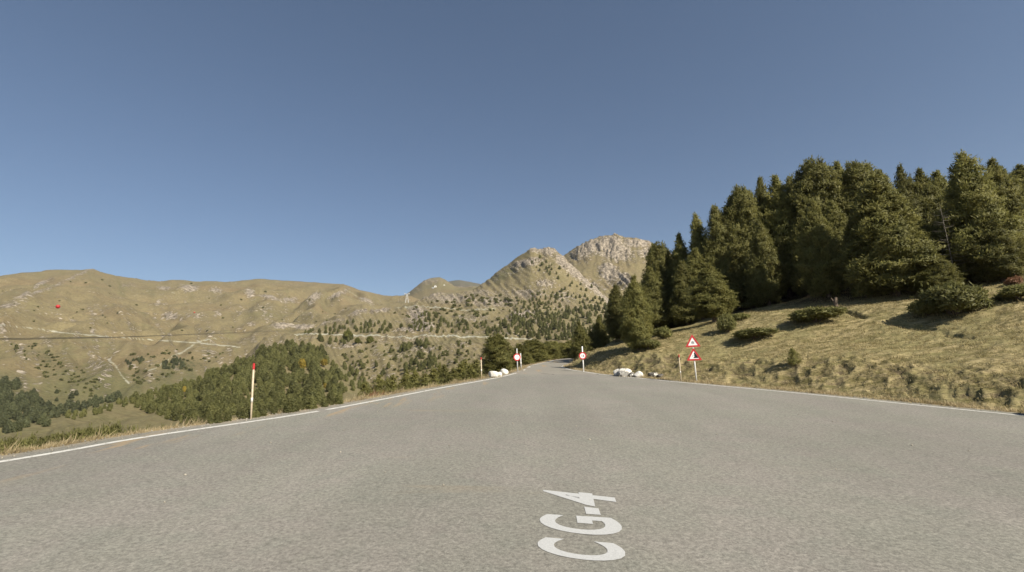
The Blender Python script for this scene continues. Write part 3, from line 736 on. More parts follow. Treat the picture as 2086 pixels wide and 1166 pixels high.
def dome_parts(seed, R=1.0, Hh=1.0, n=620, nb=11, blade=(0.16, 0.06), stems=9):
    """a bushy dome: stems fanning out of the ground, tufts in lumpy sprays through its volume"""
    g = np.random.default_rng(seed); wood = []; lobes = []
    for k in range(stems):
        a = g.uniform(0, 6.283); e = g.uniform(0.35, 1.45); L = g.uniform(0.65, 1.0)
        tip = np.array([R * L * math.cos(e) * math.cos(a), R * L * math.cos(e) * math.sin(a), Hh * L * math.sin(e)])
        wood.append(tube([[0, 0, -0.15], tip * 0.5 + [0, 0, 0.03], tip * 0.9], 0.03, 0.01, 4)); lobes.append(tip * 0.72)
    lobes = np.array(lobes)
    cc = []; dd = []; ff = []
    for i in range(n):
        lb = lobes[g.integers(stems)]
        v = nrm(g.normal(size=3)); v[2] = abs(v[2]) * g.choice([1, 1, -0.4])
        p = lb + v * np.array([R, R, Hh]) * 0.40 * g.uniform(0.55, 1.05)
        if p[2] < 0.02: p[2] = g.uniform(0.02, 0.1)
        jt = g.normal(size=(nb, 3)); f_ = nrm(jt) * 0.5 + v * 0.6 + np.array([0, 0, 0.3]); d_ = g.normal(size=(nb, 3)) + np.array([0, 0, 0.4]); d_ -= nrm(f_) * (d_ * nrm(f_)).sum(-1, keepdims=True)
        d_ = np.where(g.random((nb, 1)) < 0.4, v * 0.7 + np.array([0, 0, 0.35]) + g.normal(size=(nb, 3)) * 0.5, nrm(d_))
        cc.append(p + jt * 0.06); dd.append(d_); ff.append(f_)
    c = np.vstack(cc); d = np.vstack(dd); m = len(c)
    return merge(wood), blades(c, d, blade[0] * g.uniform(0.7, 1.3, m), blade[1] * g.uniform(0.7, 1.3, m), g, np.vstack(ff))

def two(nm, parts, mats):
    (wv, wf), (cv, cf) = parts
    return mesh_np(nm + "_trunk", wv, wf, True, [mats[0]]), mesh_np(nm + "_crown", cv, cf, False, [mats[1]]), float(cv[:, 2].max()), float(np.percentile(np.hypot(cv[:, 0], cv[:, 1]), 97))
def one(nm, parts, mats):
    (wv, wf), (cv, cf) = parts; V, Fq = merge(parts)
    return mesh_np(nm, V, Fq, False, mats, np.concatenate([np.zeros(len(wf)), np.ones(len(cf))])), V, Fq, np.concatenate([np.zeros(len(wf)), np.ones(len(cf))]), float(cv[:, 2].max()), float(np.percentile(np.hypot(cv[:, 0], cv[:, 1]), 97))

PINES = [two("pine", pine_parts(11 + i, 10, 2.5 if s == 'cone' else 2.2, lw, s), (MAT_BARK, MAT_PINE)) for i, (s, lw) in enumerate([('cone', .05), ('cone', .04), ('col', .05), ('col', .10), ('round', .16), ('cone', .08)])]
YOUNG = [two("young_pine", pine_parts(41 + i, 4.0, 1.25, .05, s, 0.9, (0.17, 0.07), 0.30, 11), (MAT_BARK, MAT_PINE)) for i, s in enumerate(['cone', 'col', 'cone'])]
SHRUBS = [two("shrub", dome_parts(61 + i, 1.0, hh), (MAT_BARK, MAT_SHRUB)) for i, hh in enumerate([1.0, 0.8, 1.2])]
REDSH = two("red_shrub", dome_parts(71, 1.0, 1.0, 260), (MAT_BARK, MAT_RUST))

def place(var, base, hgt, wid, rot, name, label, cat, group=None):
    tr, cr_, H0, R0 = var
    o = bpy.data.objects.new(name, None); COL.objects.link(o)
    o.location = [float(c) for c in base]; o.rotation_euler = (0, 0, rot)
    o.scale = (wid / 2 / R0, wid / 2 / R0, hgt / H0)
    tag(o, label, cat, group)
    link("trunk" if 'tree' in cat else "stem", tr, o); link("crown" if 'tree' in cat else "foliage", cr_, o)
    return o
def place_pix(var, u, v, vtop, wpx, name, label, cat, group=None, utop=None, dist=None, sink=0.0):
    """stand a plant on the ground seen at (u, v); its height and width follow from its distance"""
    b = hit(u, v) if dist is None else None
    if b is None or math.hypot(b[0], b[1]) > 75 and dist is None:
        if dist is None: print("no ground in the near field at", u, v); dist = 55
        d = direction(u, v); d = d / math.hypot(d[0], d[1]); x, y = d[0] * dist, d[1] * dist; b = np.array([x, y, height(x, y)])
    r = math.hypot(b[0], b[1]); depth = -((b - C) @ M)[2]
    _, t = az_tan(utop if utop else u, vtop)
    hgt = max(0.15, CZ + r * t - b[2]); wid = wpx * depth / F * 1.06
    return place(var, b - np.array([0, 0, sink]), hgt + sink, wid, random.uniform(0, 6.28), name, label, cat, group)

# --- the forest edge: each front tree by itself  (u, v of its foot, v of its top, width, kind, label)
FG = "pines of the forest edge on the bank"
FRONT = [
    (1300, 714, 556, 66, 2, "narrow bright pine at the low end of the forest, closest to the road bend"),
    (1262, 684, 577, 52, 0, "darker pine half hidden behind the narrow bright pine at the forest's low end"),
    (1356, 672, 538, 66, 2, "dense pine between the narrow bright pine and the twin bushy pines"),
    (1402, 662, 527, 62, 0, "slimmer of the twin bushy pines, pointed top, above the road signs"),
    (1456, 656, 531, 84, 3, "broader of the twin bushy pines with branches sweeping to the ground"),
    (1516, 628, 394, 104, 0, "tall broad pine standing forward where the forest edge steps uphill"),
    (1610, 608, 345, 96, 3, "tall dark pine with bare lower trunk behind the low spreading juniper"),
    (1690, 606, 395, 84, 2, "mid height pine in front of the tallest trunks above the spreading juniper"),
    (1828, 602, 338, 158, 0, "large bright pine with long tiered boughs standing out from the forest edge"),
    (1766, 606, 420, 70, 2, "smaller pine tucked against the flank of the large bright tiered pine"),
]
for u, v, vt, w, k, lab in FRONT:
    place_pix(PINES[k], u, v, vt, w, "pine_tree", lab, "tree", FG)
SKY = [(1235, 608), (1262, 577), (1290, 556), (1330, 502), (1352, 490), (1395, 470), (1418, 465), (1436, 428), (1455, 470), (1480, 412), (1515, 396), (1540, 370), (1570, 392), (1590, 347), (1620, 343), (1650, 347), (1690, 314), (1740, 312), (1800, 313), (1840, 332), (1862, 348), (1880, 320), (1925, 327), (1960, 332), (1985, 302), (2027, 288), (2060, 305), (2086, 300), (2250, 290)]
BEHIND = [  # u, distance, top v, width, kind, label
    (1590, 72, 470, 130, 4, "dense shaded pine closing the dark gap right of the tall broad pine"),
    (1640, 74, 480, 130, 4, "dense shaded pine deep behind the bare trunked dark pine"),
    (1690, 72, 480, 120, 5, "dense shaded pine deep behind the mid height pine"),
    (1437, 60, 427, 62, 0, "pointed spire pine rising alone on the forest skyline left of the tall broad pine"),
    (1352, 62, 489, 66, 4, "round topped pine at the lowest step of the forest skyline"),
    (1397, 61, 469, 64, 3, "pine on the skyline just below the pointed spire pine"),
    (1478, 57, 411, 76, 5, "pine on the skyline between the pointed spire and the tall broad pine"),
    (1541, 58, 368, 80, 4, "round headed pine rising just behind the tall broad pine"),
    (1586, 60, 346, 70, 3, "slim dark pine at the left of the high crown group"),
    (1648, 60, 346, 88, 0, "broad pine filling the skyline between two dark crowns"),
    (1704, 58, 309, 110, 4, "highest broad crowned pine in the middle of the forest"),
    (1752, 60, 312, 84, 3, "flat topped pine beside the highest broad crowned pine"),
    (1798, 59, 310, 96, 4, "tall crown rising directly above the large bright tiered pine"),
    (1842, 62, 332, 80, 5, "pine sloping down to the notch in the forest skyline"),
    (1882, 56, 318, 74, 2, "pine with a pointed double top right of the skyline notch"),
    (1926, 57, 326, 84, 3, "dark pine standing behind the bleached dead tree"),
    (1965, 60, 332, 80, 5, "shaded pine between the dead tree and the tall bright pine at the border"),
    (2026, 50, 286, 128, 0, "tallest bright pine near the picture border above the rust shrub"),
    (2086, 52, 302, 100, 3, "large pine cut by the picture border"),
    (1922, 47, 508, 74, 5, "small shaded pine hiding the foot of the bleached dead tree"),
    (1985, 52, 400, 90, 2, "shaded pine in front of the tallest bright pine, lower half in the dark"),
    (1900, 52, 430, 80, 5, "deeply shaded pine between the tiered pine and the dead tree"),
    (2060, 49, 420, 96, 2, "shaded pine at the picture border above the rust shrub"),
    (1730, 55, 400, 80, 5, "pine in shade behind the smaller tucked pine"),
    (1655, 54, 420, 80, 2, "shaded pine behind the low spreading juniper"),
    (1570, 54, 440, 70, 5, "pine in the dark gap right of the tall broad pine"),
    (1330, 56, 540, 66, 5, "pine in the dark gap behind the dense pine"),
    (1430, 56, 500, 76, 3, "shaded pine behind the twin bushy pines"),
    (1290, 52, 575, 60, 3, "shaded pine behind the narrow bright pine"),
]
for u, dd_, vt, w, k, lab in BEHIND:
    place_pix(PINES[k], u, 640, vt, w, "pine_tree", lab, "tree", FG, dist=dd_)
for i in range(46):
    u = random.uniform(1290, 2330); dd_ = random.uniform(57, 88) if u < 2110 else random.uniform(48, 85)
    sk = np.interp(u, *zip(*SKY)) + random.uniform(14, 60)
    place_pix(PINES[random.randrange(6)], u, 640, sk, random.uniform(70, 105), "pine_tree", look(random.random(), random.uniform(.85, 1.2)).split()[0] + " pine deep in the dark forest, " + pick(u, [(1360, "behind the narrow bright pine"), (1440, "behind the twin bushy pines"), (1500, "below the pointed spire"), (1560, "behind the tall broad pine"), (1640, "behind the bare trunked dark pine"), (1700, "above the spreading juniper"), (1760, "behind the highest crown"), (1850, "behind the bright tiered pine"), (1920, "behind the skyline notch"), (1980, "behind the dead tree"), (2086, "behind the tallest bright pine"), (9999, "past the picture border")]), "tree", "pines deep in the forest", dist=dd_)

# bleached dead tree
def dead_tree(base, hgt):
    g = np.random.default_rng(5)
    o = bpy.data.objects.new("dead_tree", None); COL.objects.link(o); o.location = base
    tag(o, "bleached grey dead tree with bare horizontal twigs against the dark pines", "tree")
    tv, tf = tube([[0, 0, -0.2], [0.02, 0, hgt * .4], [-.05, 0, hgt]], 0.055, 0.012, 7); link("trunk", mesh_np("dead_trunk", tv, tf, True, [MAT_DEAD]), o)
    for k in range(54):
        h = hgt * (0.18 + 0.78 * k / 54); a = g.uniform(0, 6.28); L = (1 - h / hgt) * 1.1 + 0.35
        d = np.array([math.cos(a), math.sin(a), g.uniform(-.15, .2)])
        bv, bf = tube([np.array([0, 0, h]), np.array([0, 0, h]) + d * L * .5, np.array([0, 0, h]) + d * L + [0, 0, .08]], 0.016, 0.005, 4)
        link("branch", mesh_np("dead_branch", bv, bf, True, [MAT_DEAD]), o)
p = (lambda d_: np.array([d_[0], d_[1], height(d_[0], d_[1])]))(direction(1944, 560) / np.hypot(*direction(1944, 560)[:2]) * 48.0); r_ = math.hypot(p[0], p[1]); dead_tree(p, CZ + r_ * az_tan(1930, 416)[1] - p[2])

# --- shrubs on the grassy slope
place_pix(SHRUBS[2], 1945, 640, 568, 112, "shrub", "largest rounded shrub on the sunny grass slope below the dead tree", "shrub")
place_pix(SHRUBS[1], 1893, 642, 606, 58, "shrub", "dark low shrub leaning against the largest rounded shrub", "shrub")
place_pix(SHRUBS[1], 1664, 656, 625, 88, "shrub", "low spreading juniper on the grass in front of the dark forest edge", "shrub")
place_pix(SHRUBS[0], 1700, 644, 622, 46, "shrub", "small bushy end of the low juniper by a pale stump", "shrub")
place_pix(SHRUBS[1], 1538, 690, 668, 74, "shrub", "flat mat of dark juniper on the open grass uphill of the signs", "shrub")
place_pix(SHRUBS[0], 1352, 690, 663, 46, "shrub", "small shrub tucked under the twin bushy pines", "shrub")
place_pix(SHRUBS[2], 1484, 676, 634, 36, "shrub", "upright shrub at the foot of the broader twin pine", "shrub")
place_pix(SHRUBS[1], 1505, 655, 638, 40, "shrub", "greyish low shrub right of the upright shrub", "shrub")
place_pix(SHRUBS[0], 1535, 628, 608, 46, "shrub", "yellowish shrub at the foot of the tall broad pine", "shrub")
place_pix(SHRUBS[0], 2078, 612, 575, 74, "shrub", "brownish shrub at the picture border beneath the rust shrub", "shrub")
place_pix(SHRUBS[1], 1322, 712, 690, 40, "shrub", "low brown-green shrub beside the narrow bright pine on the bank", "shrub")
place_pix(REDSH, 2064, 581, 560, 28, "shrub", "small rust orange shrub under the pines at the picture border", "shrub")
place_pix(YOUNG[1], 1617, 745, 708, 28, "young_pine", "lone small young pine on the open grass slope", "tree")
place_pix(SHRUBS[0], 1597, 640, 566, 90, "shrub", "dark shrub deep in the shade between the forest trunks", "shrub", dist=64)
place_pix(SHRUBS[2], 1640, 640, 572, 70, "shrub", "second dark shrub in the shade between the forest trunks", "shrub", dist=62)
sp = hit(1703, 628)
sv, sf = tube([[0, 0, -.2], [0.03, 0, .5], [0.12, .03, .8]], 0.16, 0.11, 8); sv2, sf2 = tube([[0.02, 0, .3], [-.2, .1, .8]], .07, .03, 6)
tag(link("tree_stump", mesh_np("stump", *merge([(sv, sf), (sv2, sf2)]), True, [MAT_BARK]), None, sp), "broken brown tree stump at the edge of the forest shade", "stump")

# --- trees round the road bend and along the drop on the left
RB = "trees round the road bend"
BEND = [
    (1012, 772, 679, 62, 4, "PINES", "big leafy pine beside the road left of the round sign"),
    (1060, 748, 700, 46, 3, "PINES", "pine directly behind the left round sign"),
    (1085, 742, 690, 56, 4, "PINES", "rounded bright tree beyond the road bend, tallest there"),
    (1120, 735, 694, 52, 4, "PINES", "second rounded tree beyond the road bend"),
    (1150, 732, 697, 54, 4, "PINES", "rounded tree above the middle of the road bend"),
    (1183, 726, 654, 44, 2, "PINES", "lit pine rising just above the right round sign"),
    (1204, 716, 668, 26, 0, "PINES", "small dark pine in shade right of the lit pine over the sign"),
    (1222, 700, 640, 40, 3, "PINES", "pine where the bank meets the wooded mountainside"),
    (1136, 731, 712, 22, 1, "YOUNG", "small dark cone shaped pine by the road bend"),
    (1160, 730, 708, 40, 2, "YOUNG", "low yellow-green pine at the far end of the road"),
    (1105, 738, 712, 40, 0, "YOUNG", "low pine on the outside of the road bend"),
    (1035, 764, 722, 34, 1, "YOUNG", "young pine between the big leafy pine and the round sign"),
    (1076, 746, 716, 30, 2, "YOUNG", "young pine right of the marker post at the bend"),
]
PUT = {"PINES": PINES, "YOUNG": YOUNG}
BD = [42, 60, 66, 70, 76, 54, 55, 58, 66, 69, 63, 46, 52]
for (u, v, vt, w, k, kind, lab), dd_ in zip(BEND, BD):
    place_pix(PUT[kind][k], u, v, vt, w, "pine_tree" if kind == "PINES" else "young_pine", lab, "tree", RB, dist=dd_)
ORD = "first second third fourth fifth sixth seventh eighth ninth tenth eleventh twelfth thirteenth".split()
YL = [f"{o_} young pine of the green roadside row counted from the reddish grass" for o_ in ORD] + ["taller pine behind the green row's fourth and fifth pines", "pine behind the second and third pines of the green row", "taller pine behind the eighth pine of the green row", "pine behind the green row's end by the snow pole", "broad pine in the thicket beyond the bend, left side", "dense pine of the thicket over the road's far end", "farthest broad pine in the thicket beyond the bend", "thicket pine directly behind the marker post", "thicket pine behind the lit pine over the sign"]
for i, (u, dd_, vt, w) in enumerate([(742, 30, 775, 40), (772, 31, 762, 44), (800, 33, 760, 40), (822, 31, 765, 40), (845, 35, 752, 46), (866, 33, 758, 40), (884, 36, 745, 44), (905, 38, 741, 40), (924, 36, 748, 40), (940, 40, 736, 44), (958, 39, 742, 36), (972, 41, 730, 40), (990, 44, 735, 36), (830, 42, 750, 46), (790, 40, 764, 44), (895, 46, 738, 40), (950, 50, 730, 40), (1105, 84, 700, 60), (1165, 82, 690, 50), (1135, 90, 694, 60), (1060, 74, 697, 50), (1200, 80, 676, 50)]):
    place_pix(YOUNG[i % 3], u, 800, vt, w * 1.25, "young_pine", YL[i], "tree", "young pines in the row below the road edge" if u < 1000 else "pines of the thicket beyond the bend", dist=dd_)
LS = [(-8, 15.5, 893, 60), (38, 16, 897, 62), (88, 17, 889, 56), (118, 17.5, 880, 56), (150, 18.5, 872, 52), (176, 18, 868, 36), (205, 20, 862, 58), (232, 20, 858, 46), (262, 21, 866, 60), (292, 22, 866, 50), (60, 20, 880, 50), (20, 19, 888, 50), (330, 21, 862, 30)]
LSL = ["bush cut by the picture border beside the grass verge", "second bush from the border beside the dry verge", "bush with a flat top right of the border bushes", "low bush beside the blond grass verge", "bush under the open meadow spur", "narrow upright bush on the verge slope", "bush in the middle of the verge hedge row", "tallest bush of the verge hedge row", "wide bush right of the tallest verge bush", "last bush of the verge hedge row before the pines", "bush lower down the slope behind the verge bushes", "bush half hidden behind the border bush", "little bush among the dry grass tufts"]
for (u, dd_, vt, w), lab in zip([(a_, np.hypot(*(lambda p_: (p_[0], p_[1]))(plane_to_world(np.array(pl(a_, 940 - a_ * 0.163)))[:2])) + 2.5 + max(0, b_ - 19) * 1.0, c_ - 4, d_) for a_, b_, c_, d_ in LS], LSL):
    place_pix(SHRUBS[random.randrange(3)], u, 900, vt, w, "shrub", lab, "shrub", "bushes below the verge", dist=dd_)

# --- wooded knoll and mountainsides: small trees
FARP = [one("far_pine", pine_parts(81 + i, 8.0, 2.4, .05, s, 0.6, (0.85, 0.46), 0.85, 4), (MAT_BARK, MAT_PINE_FAR)) for i, s in enumerate(['cone', 'round', 'col', 'round'])]
FARB = [one("far_fir", pine_parts(91 + i, 8.0, 2.5, .05, s, 0.5, (1.1, 0.5), 1.1, 3), (MAT_BARK, MAT_BLUEGREEN)) for i, s in enumerate(['cone', 'col'])]
FARY = one("far_birch", pine_parts(95, 7.0, 1.8, .2, 'round', 0.6, (0.8, 0.45), 0.8, 5), (MAT_DEAD, MAT_YELLOW))
FARR = one("far_round", pine_parts(97, 6.0, 3.0, .06, 'round', 0.9, (0.9, 0.45), 0.7, 5), (MAT_BARK, MAT_ROUND))
FARS = [one("far_shrub", dome_parts(101 + i, 1.6, 1.6, 40, 5, (0.8, 0.4), 6), (MAT_BARK, MAT_PINE_FAR)) for i in range(2)]
def inpoly(u, v, P): return bool(inside(np.array([u]), np.array([v]), P)[0])
cand = []   # (size px, base, scale, sxy, variant list, i, name, label, cat, group)
def scatter(poly_pts, n, hpx, var, nm, label, cat, group, ids, sp=0.0, aspect=1.0):
    Pp = np.array(poly_pts, float); lo, hi = Pp.min(0), Pp.max(0); k = 0; tries = 0; pts = []
    while k < n and tries < n * 30:
        tries += 1
        u = random.uniform(lo[0], hi[0]); v = random.uniform(lo[1], hi[1])
        if not inpoly(u, v, Pp): continue
        if sp and any((u - a) ** 2 + ((v - b) * 1.6) ** 2 < sp * sp for a, b in pts): continue
        if group == 'pines covering the wooded knoll' and any(abs(u - a) < w_ and -4 < v - b < 20 for a, b, w_ in ((615, 754, 11), (660, 746, 15), (662, 792, 8), (375, 800, 7))): continue
        if group == 'pines covering the wooded knoll' and gnoise(np.array([u / 22.0]), np.array([v / 14.0]), 5)[0] < -0.17: continue
        if ids and hit_id(u, v) not in ids: continue
        b = hit(u, v); dep = -((b - C) @ M)[2]
        px = random.uniform(*hpx); asp = random.uniform(0.85, 1.2); vi = random.randrange(len(var)); hm = px * dep / F
        cand.append((px, b, hm / var[vi][4], hm / var[vi][4] * asp * aspect, var[vi], nm, label(u, v, (px - hpx[0]) / (hpx[1] - hpx[0]), asp) if callable(label) else label, cat, group)); pts.append((u, v)); k += 1
KCOL = [(300, "by the meadow spur"), (380, "above the meadow spur"), (450, "well left of snow pole"), (500, "left of snow pole"), (535, "behind snow pole"), (575, "right of snow pole"), (605, "left of the yellow birch"), (635, "under the yellow birch"), (675, "under the dull birch"), (9999, "on its right flank")]
def knoll_label(where):
    return lambda u, v, q, a: f"{look(q, a)} pine {where}, {pick(u, KCOL)}"
MCOL = [(680, "at the far end of the track"), (740, "by the round trees"), (800, "right of the round trees"), (850, "under the big outcrop"), (900, "right of the big outcrop"), (960, "above the roadside row"), (1010, "over the big leafy pine"), (1060, "over the left round sign"), (1110, "above the bend thicket"), (1160, "below the rocky summit"), (1200, "over the right round sign"), (9999, "close to the forest edge")]
def mt_label(where, kind="pine"):
    return lambda u, v, q, a: f"{look(q, a)} {kind} {where}, {pick(u, MCOL)}"
VCOL = [(15, "at the border"), (40, "near the border"), (65, "in its middle"), (90, "on its slope side"), (9999, "at its outer end")]
VROW = [(800, "topmost"), (825, "upper"), (850, "middle"), (9999, "lowest")]
def grove_label(u, v, q, a): return f"{look(q, a)} {pick(v, VROW)} fir of the dark valley grove, {pick(u, VCOL)}"
KG = "pines covering the wooded knoll"
KNOLL_POLY = [(262, 822), (340, 800), (400, 778), (470, 752), (540, 716), (585, 705), (640, 716), (690, 744), (715, 775), (720, 808), (650, 826), (560, 845), (500, 852), (430, 858), (360, 862), (310, 840), (270, 835)]
scatter([(262, 822), (330, 798), (400, 778), (470, 752), (540, 716), (540, 740), (470, 775), (400, 798), (330, 820), (280, 832)], 95, (11, 26), FARP, "pine_tree", knoll_label("on the knoll's skyline slope"), "tree", KG, [1], 6)
scatter([(540, 716), (585, 706), (640, 717), (680, 744), (700, 775), (685, 780), (600, 745), (540, 745)], 95, (11, 27), FARP, "pine_tree", knoll_label("on the knoll's round top"), "tree", KG, [1], 6)
scatter([(280, 835), (400, 800), (540, 745), (600, 745), (685, 780), (704, 806), (620, 815), (450, 835), (330, 850)], 250, (12, 29), FARP, "pine_tree", (lambda u, v, q, a: knoll_label("high on the knoll face" if v < 790 else "midway on the knoll face" if v < 815 else "low on the knoll face")(u, v, q, a)), "tree", KG, [1], 7)
scatter([(330, 850), (450, 830), (620, 812), (704, 806), (690, 830), (600, 845), (500, 862), (400, 870), (340, 868)], 85, (17, 34), FARP, "pine_tree", knoll_label("at the knoll's foot"), "tree", KG, [1, 0], 9)
scatter([(130, 852), (262, 818), (320, 800), (320, 806), (262, 828), (150, 858)], 16, (10, 18), FARP, "pine_tree", "small pine along the crest of the bare meadow spur", "tree", "pines along the meadow spur", [1], 6)
scatter([(690, 745), (730, 765), (770, 800), (750, 812), (705, 808)], 20, (9, 18), FARP, "pine_tree", lambda u, v, q, a: f"{look(q, a)} pine on the thin scrubby flank just right of the knoll", "tree", KG, [1, 5], 7)
VF = "dark firs in the valley bottom"
scatter([(-40, 780), (30, 785), (70, 800), (110, 840), (100, 870), (40, 880), (-40, 890)], 140, (14, 25), FARB, "fir_tree", grove_label, "tree", VF, [2, 1], 4)
scatter([(105, 840), (230, 815), (262, 812), (150, 850), (90, 865)], 22, (14, 22), FARB, "fir_tree", lambda u, v, q, a: f"{look(q, a)} dark fir behind the meadow spur crest, " + pick(u, [(130, "beside the grove"), (170, "midway"), (210, "toward the knoll"), (999, "touching the knoll")]), "tree", VF, [2], 6)
for u, v, px, lab in [(115, 802, 10, "lone dark fir on the brown slope right of the grove"), (115, 818, 9, "small lone fir under the other lone fir on the brown slope"), (145, 812, 14, "wide fir clump on the brown slope"), (155, 806, 12, "fir beside the wide fir clump on the brown slope"), (12, 775, 11, "small fir above the dark grove"), (20, 785, 10, "small fir at the top of the dark grove")]:
    b = hit(u, v); dep = -((b - C) @ M)[2]; cand.append((px + 40, b, px * dep / F / FARB[0][4], px * dep / F / FARB[0][4] * 1.2, FARB[0], "fir_tree", lab, "tree", None))
MS = "scattered shrubs on the mountainside"
MT = "pines scattered on the mountainside"
scatter([(620, 680), (670, 662), (760, 655), (800, 665), (790, 680), (700, 684)], 46, (7, 12), FARP, "mountain_pine", mt_label("above the track"), "tree", MT, [5], 5)
scatter([(640, 692), (720, 690), (700, 705), (640, 700)], 10, (9, 15), FARP, "mountain_pine", mt_label("just below the track"), "tree", MT, [5], 5)
scatter([(800, 680), (860, 640), (940, 650), (1010, 660), (1000, 682), (880, 680)], 60, (6, 12), FARP, "mountain_pine", mt_label("among rocks above the track"), "tree", MT, [5], 5)
scatter([(990, 685), (1030, 650), (1130, 640), (1250, 620), (1250, 700), (1090, 692)], 230, (7, 15), FARP, "mountain_pine", (lambda u, v, q, a: mt_label(("high" if v < 660 else "low") + " in the open wood")(u, v, q, a)), "tree", MT, [5], 6)
scatter([(1030, 640), (1080, 600), (1150, 590), (1230, 610), (1250, 625), (1130, 645)], 90, (5, 10), FARP, "mountain_pine", mt_label("high on the mountainside"), "tree", MT, [5], 6)
scatter([(790, 720), (870, 690), (870, 710), (800, 722)], 14, (11, 17), FARP, "mountain_pine", mt_label("in the row below the track"), "tree", MT, [5], 5)
scatter([(820, 760), (850, 725), (900, 730), (890, 755)], 18, (11, 19), FARP, "mountain_pine", mt_label("in the dark lower clump"), "tree", MT, [5], 6)
scatter([(690, 730), (760, 740), (820, 730), (960, 700), (980, 720), (900, 760), (800, 780), (720, 800)], 55, (6, 13), FARP, "mountain_pine", (lambda u, v, q, a: mt_label("alone " + ("high" if v < 735 else "low") + " below the track")(u, v, q, a)), "tree", MT, [5], 9)
scatter([(1080, 520), (1130, 525), (1160, 555), (1220, 595), (1200, 600), (1120, 570), (1085, 545)], 26, (4, 9), FARP, "mountain_pine", mt_label("near the rocky summit ridge"), "tree", MT, [5], 4)
scatter([(800, 640), (920, 605), (1080, 600), (1130, 640), (1000, 660), (830, 670)], 120, (3, 8), FARS, "mountain_shrub", (lambda u, v, q, a: mt_label(("high" if v < 620 else "low") + " among pale rocks", "shrub")(u, v, q, a)), "shrub", MS, [5])
scatter([(700, 700), (960, 695), (960, 740), (760, 800), (700, 760)], 110, (3, 7), FARS, "mountain_shrub", (lambda u, v, q, a: mt_label(("high" if v < 725 else "mid" if v < 750 else "low") + " on the lower slope", "shrub")(u, v, q, a)), "shrub", MS, [5])
scatter([(0, 690), (70, 700), (210, 780), (190, 810), (120, 800), (60, 740)], 90, (3, 6), FARS, "mountain_shrub", (lambda u, v, q, a: f"{look(q, a)} shrub on the far brown slope, " + ("near the border" if u < 60 else "at its middle" if u < 120 else "toward the gully") + (", high" if v < 730 else ", midway" if v < 760 else ", low")), "shrub", MS, [2])
scatter([(260, 720), (380, 700), (470, 720), (380, 760), (270, 790)], 60, (3, 7), FARS, "mountain_shrub", (lambda u, v, q, a: f"{look(q, a)} shrub between the pale tracks, " + ("by the gully" if u < 310 else "by the slanting track" if u < 390 else "right of the slanting track") + (", high" if v < 735 else ", low")), "shrub", MS, [2])
scatter([(320, 755), (340, 735), (385, 735), (370, 755)], 20, (7, 12), FARB, "fir_tree", "dark fir in the small clump between the pale tracks", "tree", VF, [2], 4)
scatter([(255, 735), (300, 728), (302, 742), (260, 745)], 10, (6, 10), FARB, "fir_tree", "dark fir in the little group beside the pale gully", "tree", VF, [2], 4)
scatter([(-20, 560), (700, 590), (760, 640), (560, 680), (0, 670)], 40, (2, 4), FARS, "mountain_shrub", "dark speck of shrub on the bare far mountain", "shrub", MS, [2])
for u, v, px, lab in [(708, 692, 20, "largest of the three round yellow-green trees by the mountain track"), (728, 699, 12, "smallest of the three round yellow-green trees by the mountain track"), (754, 699, 15, "round yellow-green tree furthest right under the mountain track")]:
    b = hit(u, v); dep = -((b - C) @ M)[2]; s_ = px * dep / F / FARR[4]; cand.append((px + 60, b, s_, s_ * 1.15, FARR, "round_tree", lab, "tree", None))
for u, v, px, lab in [(615, 754, 25, "bright yellow birch on the face of the wooded knoll"), (660, 746, 16, "wide dull yellow birch high on the wooded knoll"), (662, 792, 12, "small yellow birch low on the wooded knoll"), (375, 800, 14, "small orange birch among the pines at the knoll's shoulder")]:
    b = hit(u, v); dep = -((b - C) @ M)[2]; s_ = px * dep / F / FARY[4]; cand.append((px + 60, b + (C - b) / np.linalg.norm(C - b) * 4, s_, s_ * (1.6 if px == 16 else 1.1), FARY, "birch_tree", lab, "tree", None))
cand.sort(key=lambda c: -c[0])
count = {"pine_tree": len([o for o in bpy.data.objects if o.name.split('.')[0] == "pine_tree"])}
rest = {}
for px, b, sz, sx_, var, nm, lab, cat, grp in cand:
    count[nm] = count.get(nm, 0) + 1
    rot = random.uniform(0, 6.28)
    if count[nm] > 300:
        rest.setdefault(nm, []).append((b, sz, sx_, var, rot)); continue
    o = link(nm, var[0], None, b - np.array([0, 0, 0.1 * sz])); o.rotation_euler = (0, 0, rot); o.scale = (sx_, sx_, sz); tag(o, lab, cat, grp)
for nm, items in rest.items():
    Vs = []; Fs = []; Ms = []; n = 0
    for b, sz, sx_, var, rot in items:
        V = var[1]; c_, s_ = math.cos(rot), math.sin(rot)
        W = np.stack([(V[:, 0] * c_ - V[:, 1] * s_) * sx_ + b[0], (V[:, 0] * s_ + V[:, 1] * c_) * sx_ + b[1], V[:, 2] * sz + b[2]], -1)
        Vs.append(W); Fs.append(var[2] + n); Ms.append(var[3]); n += len(V)
    mats = [MAT_BARK, MAT_PINE_FAR]
    tag(link({"pine_tree": "knoll_forest", "mountain_pine": "mountainside_woods", "mountain_shrub": "mountainside_shrubbery", "fir_tree": "valley_forest"}[nm], mesh_np(nm + "_rest", np.vstack(Vs), np.vstack(Fs), False, mats, np.concatenate(Ms))), kind="stuff")

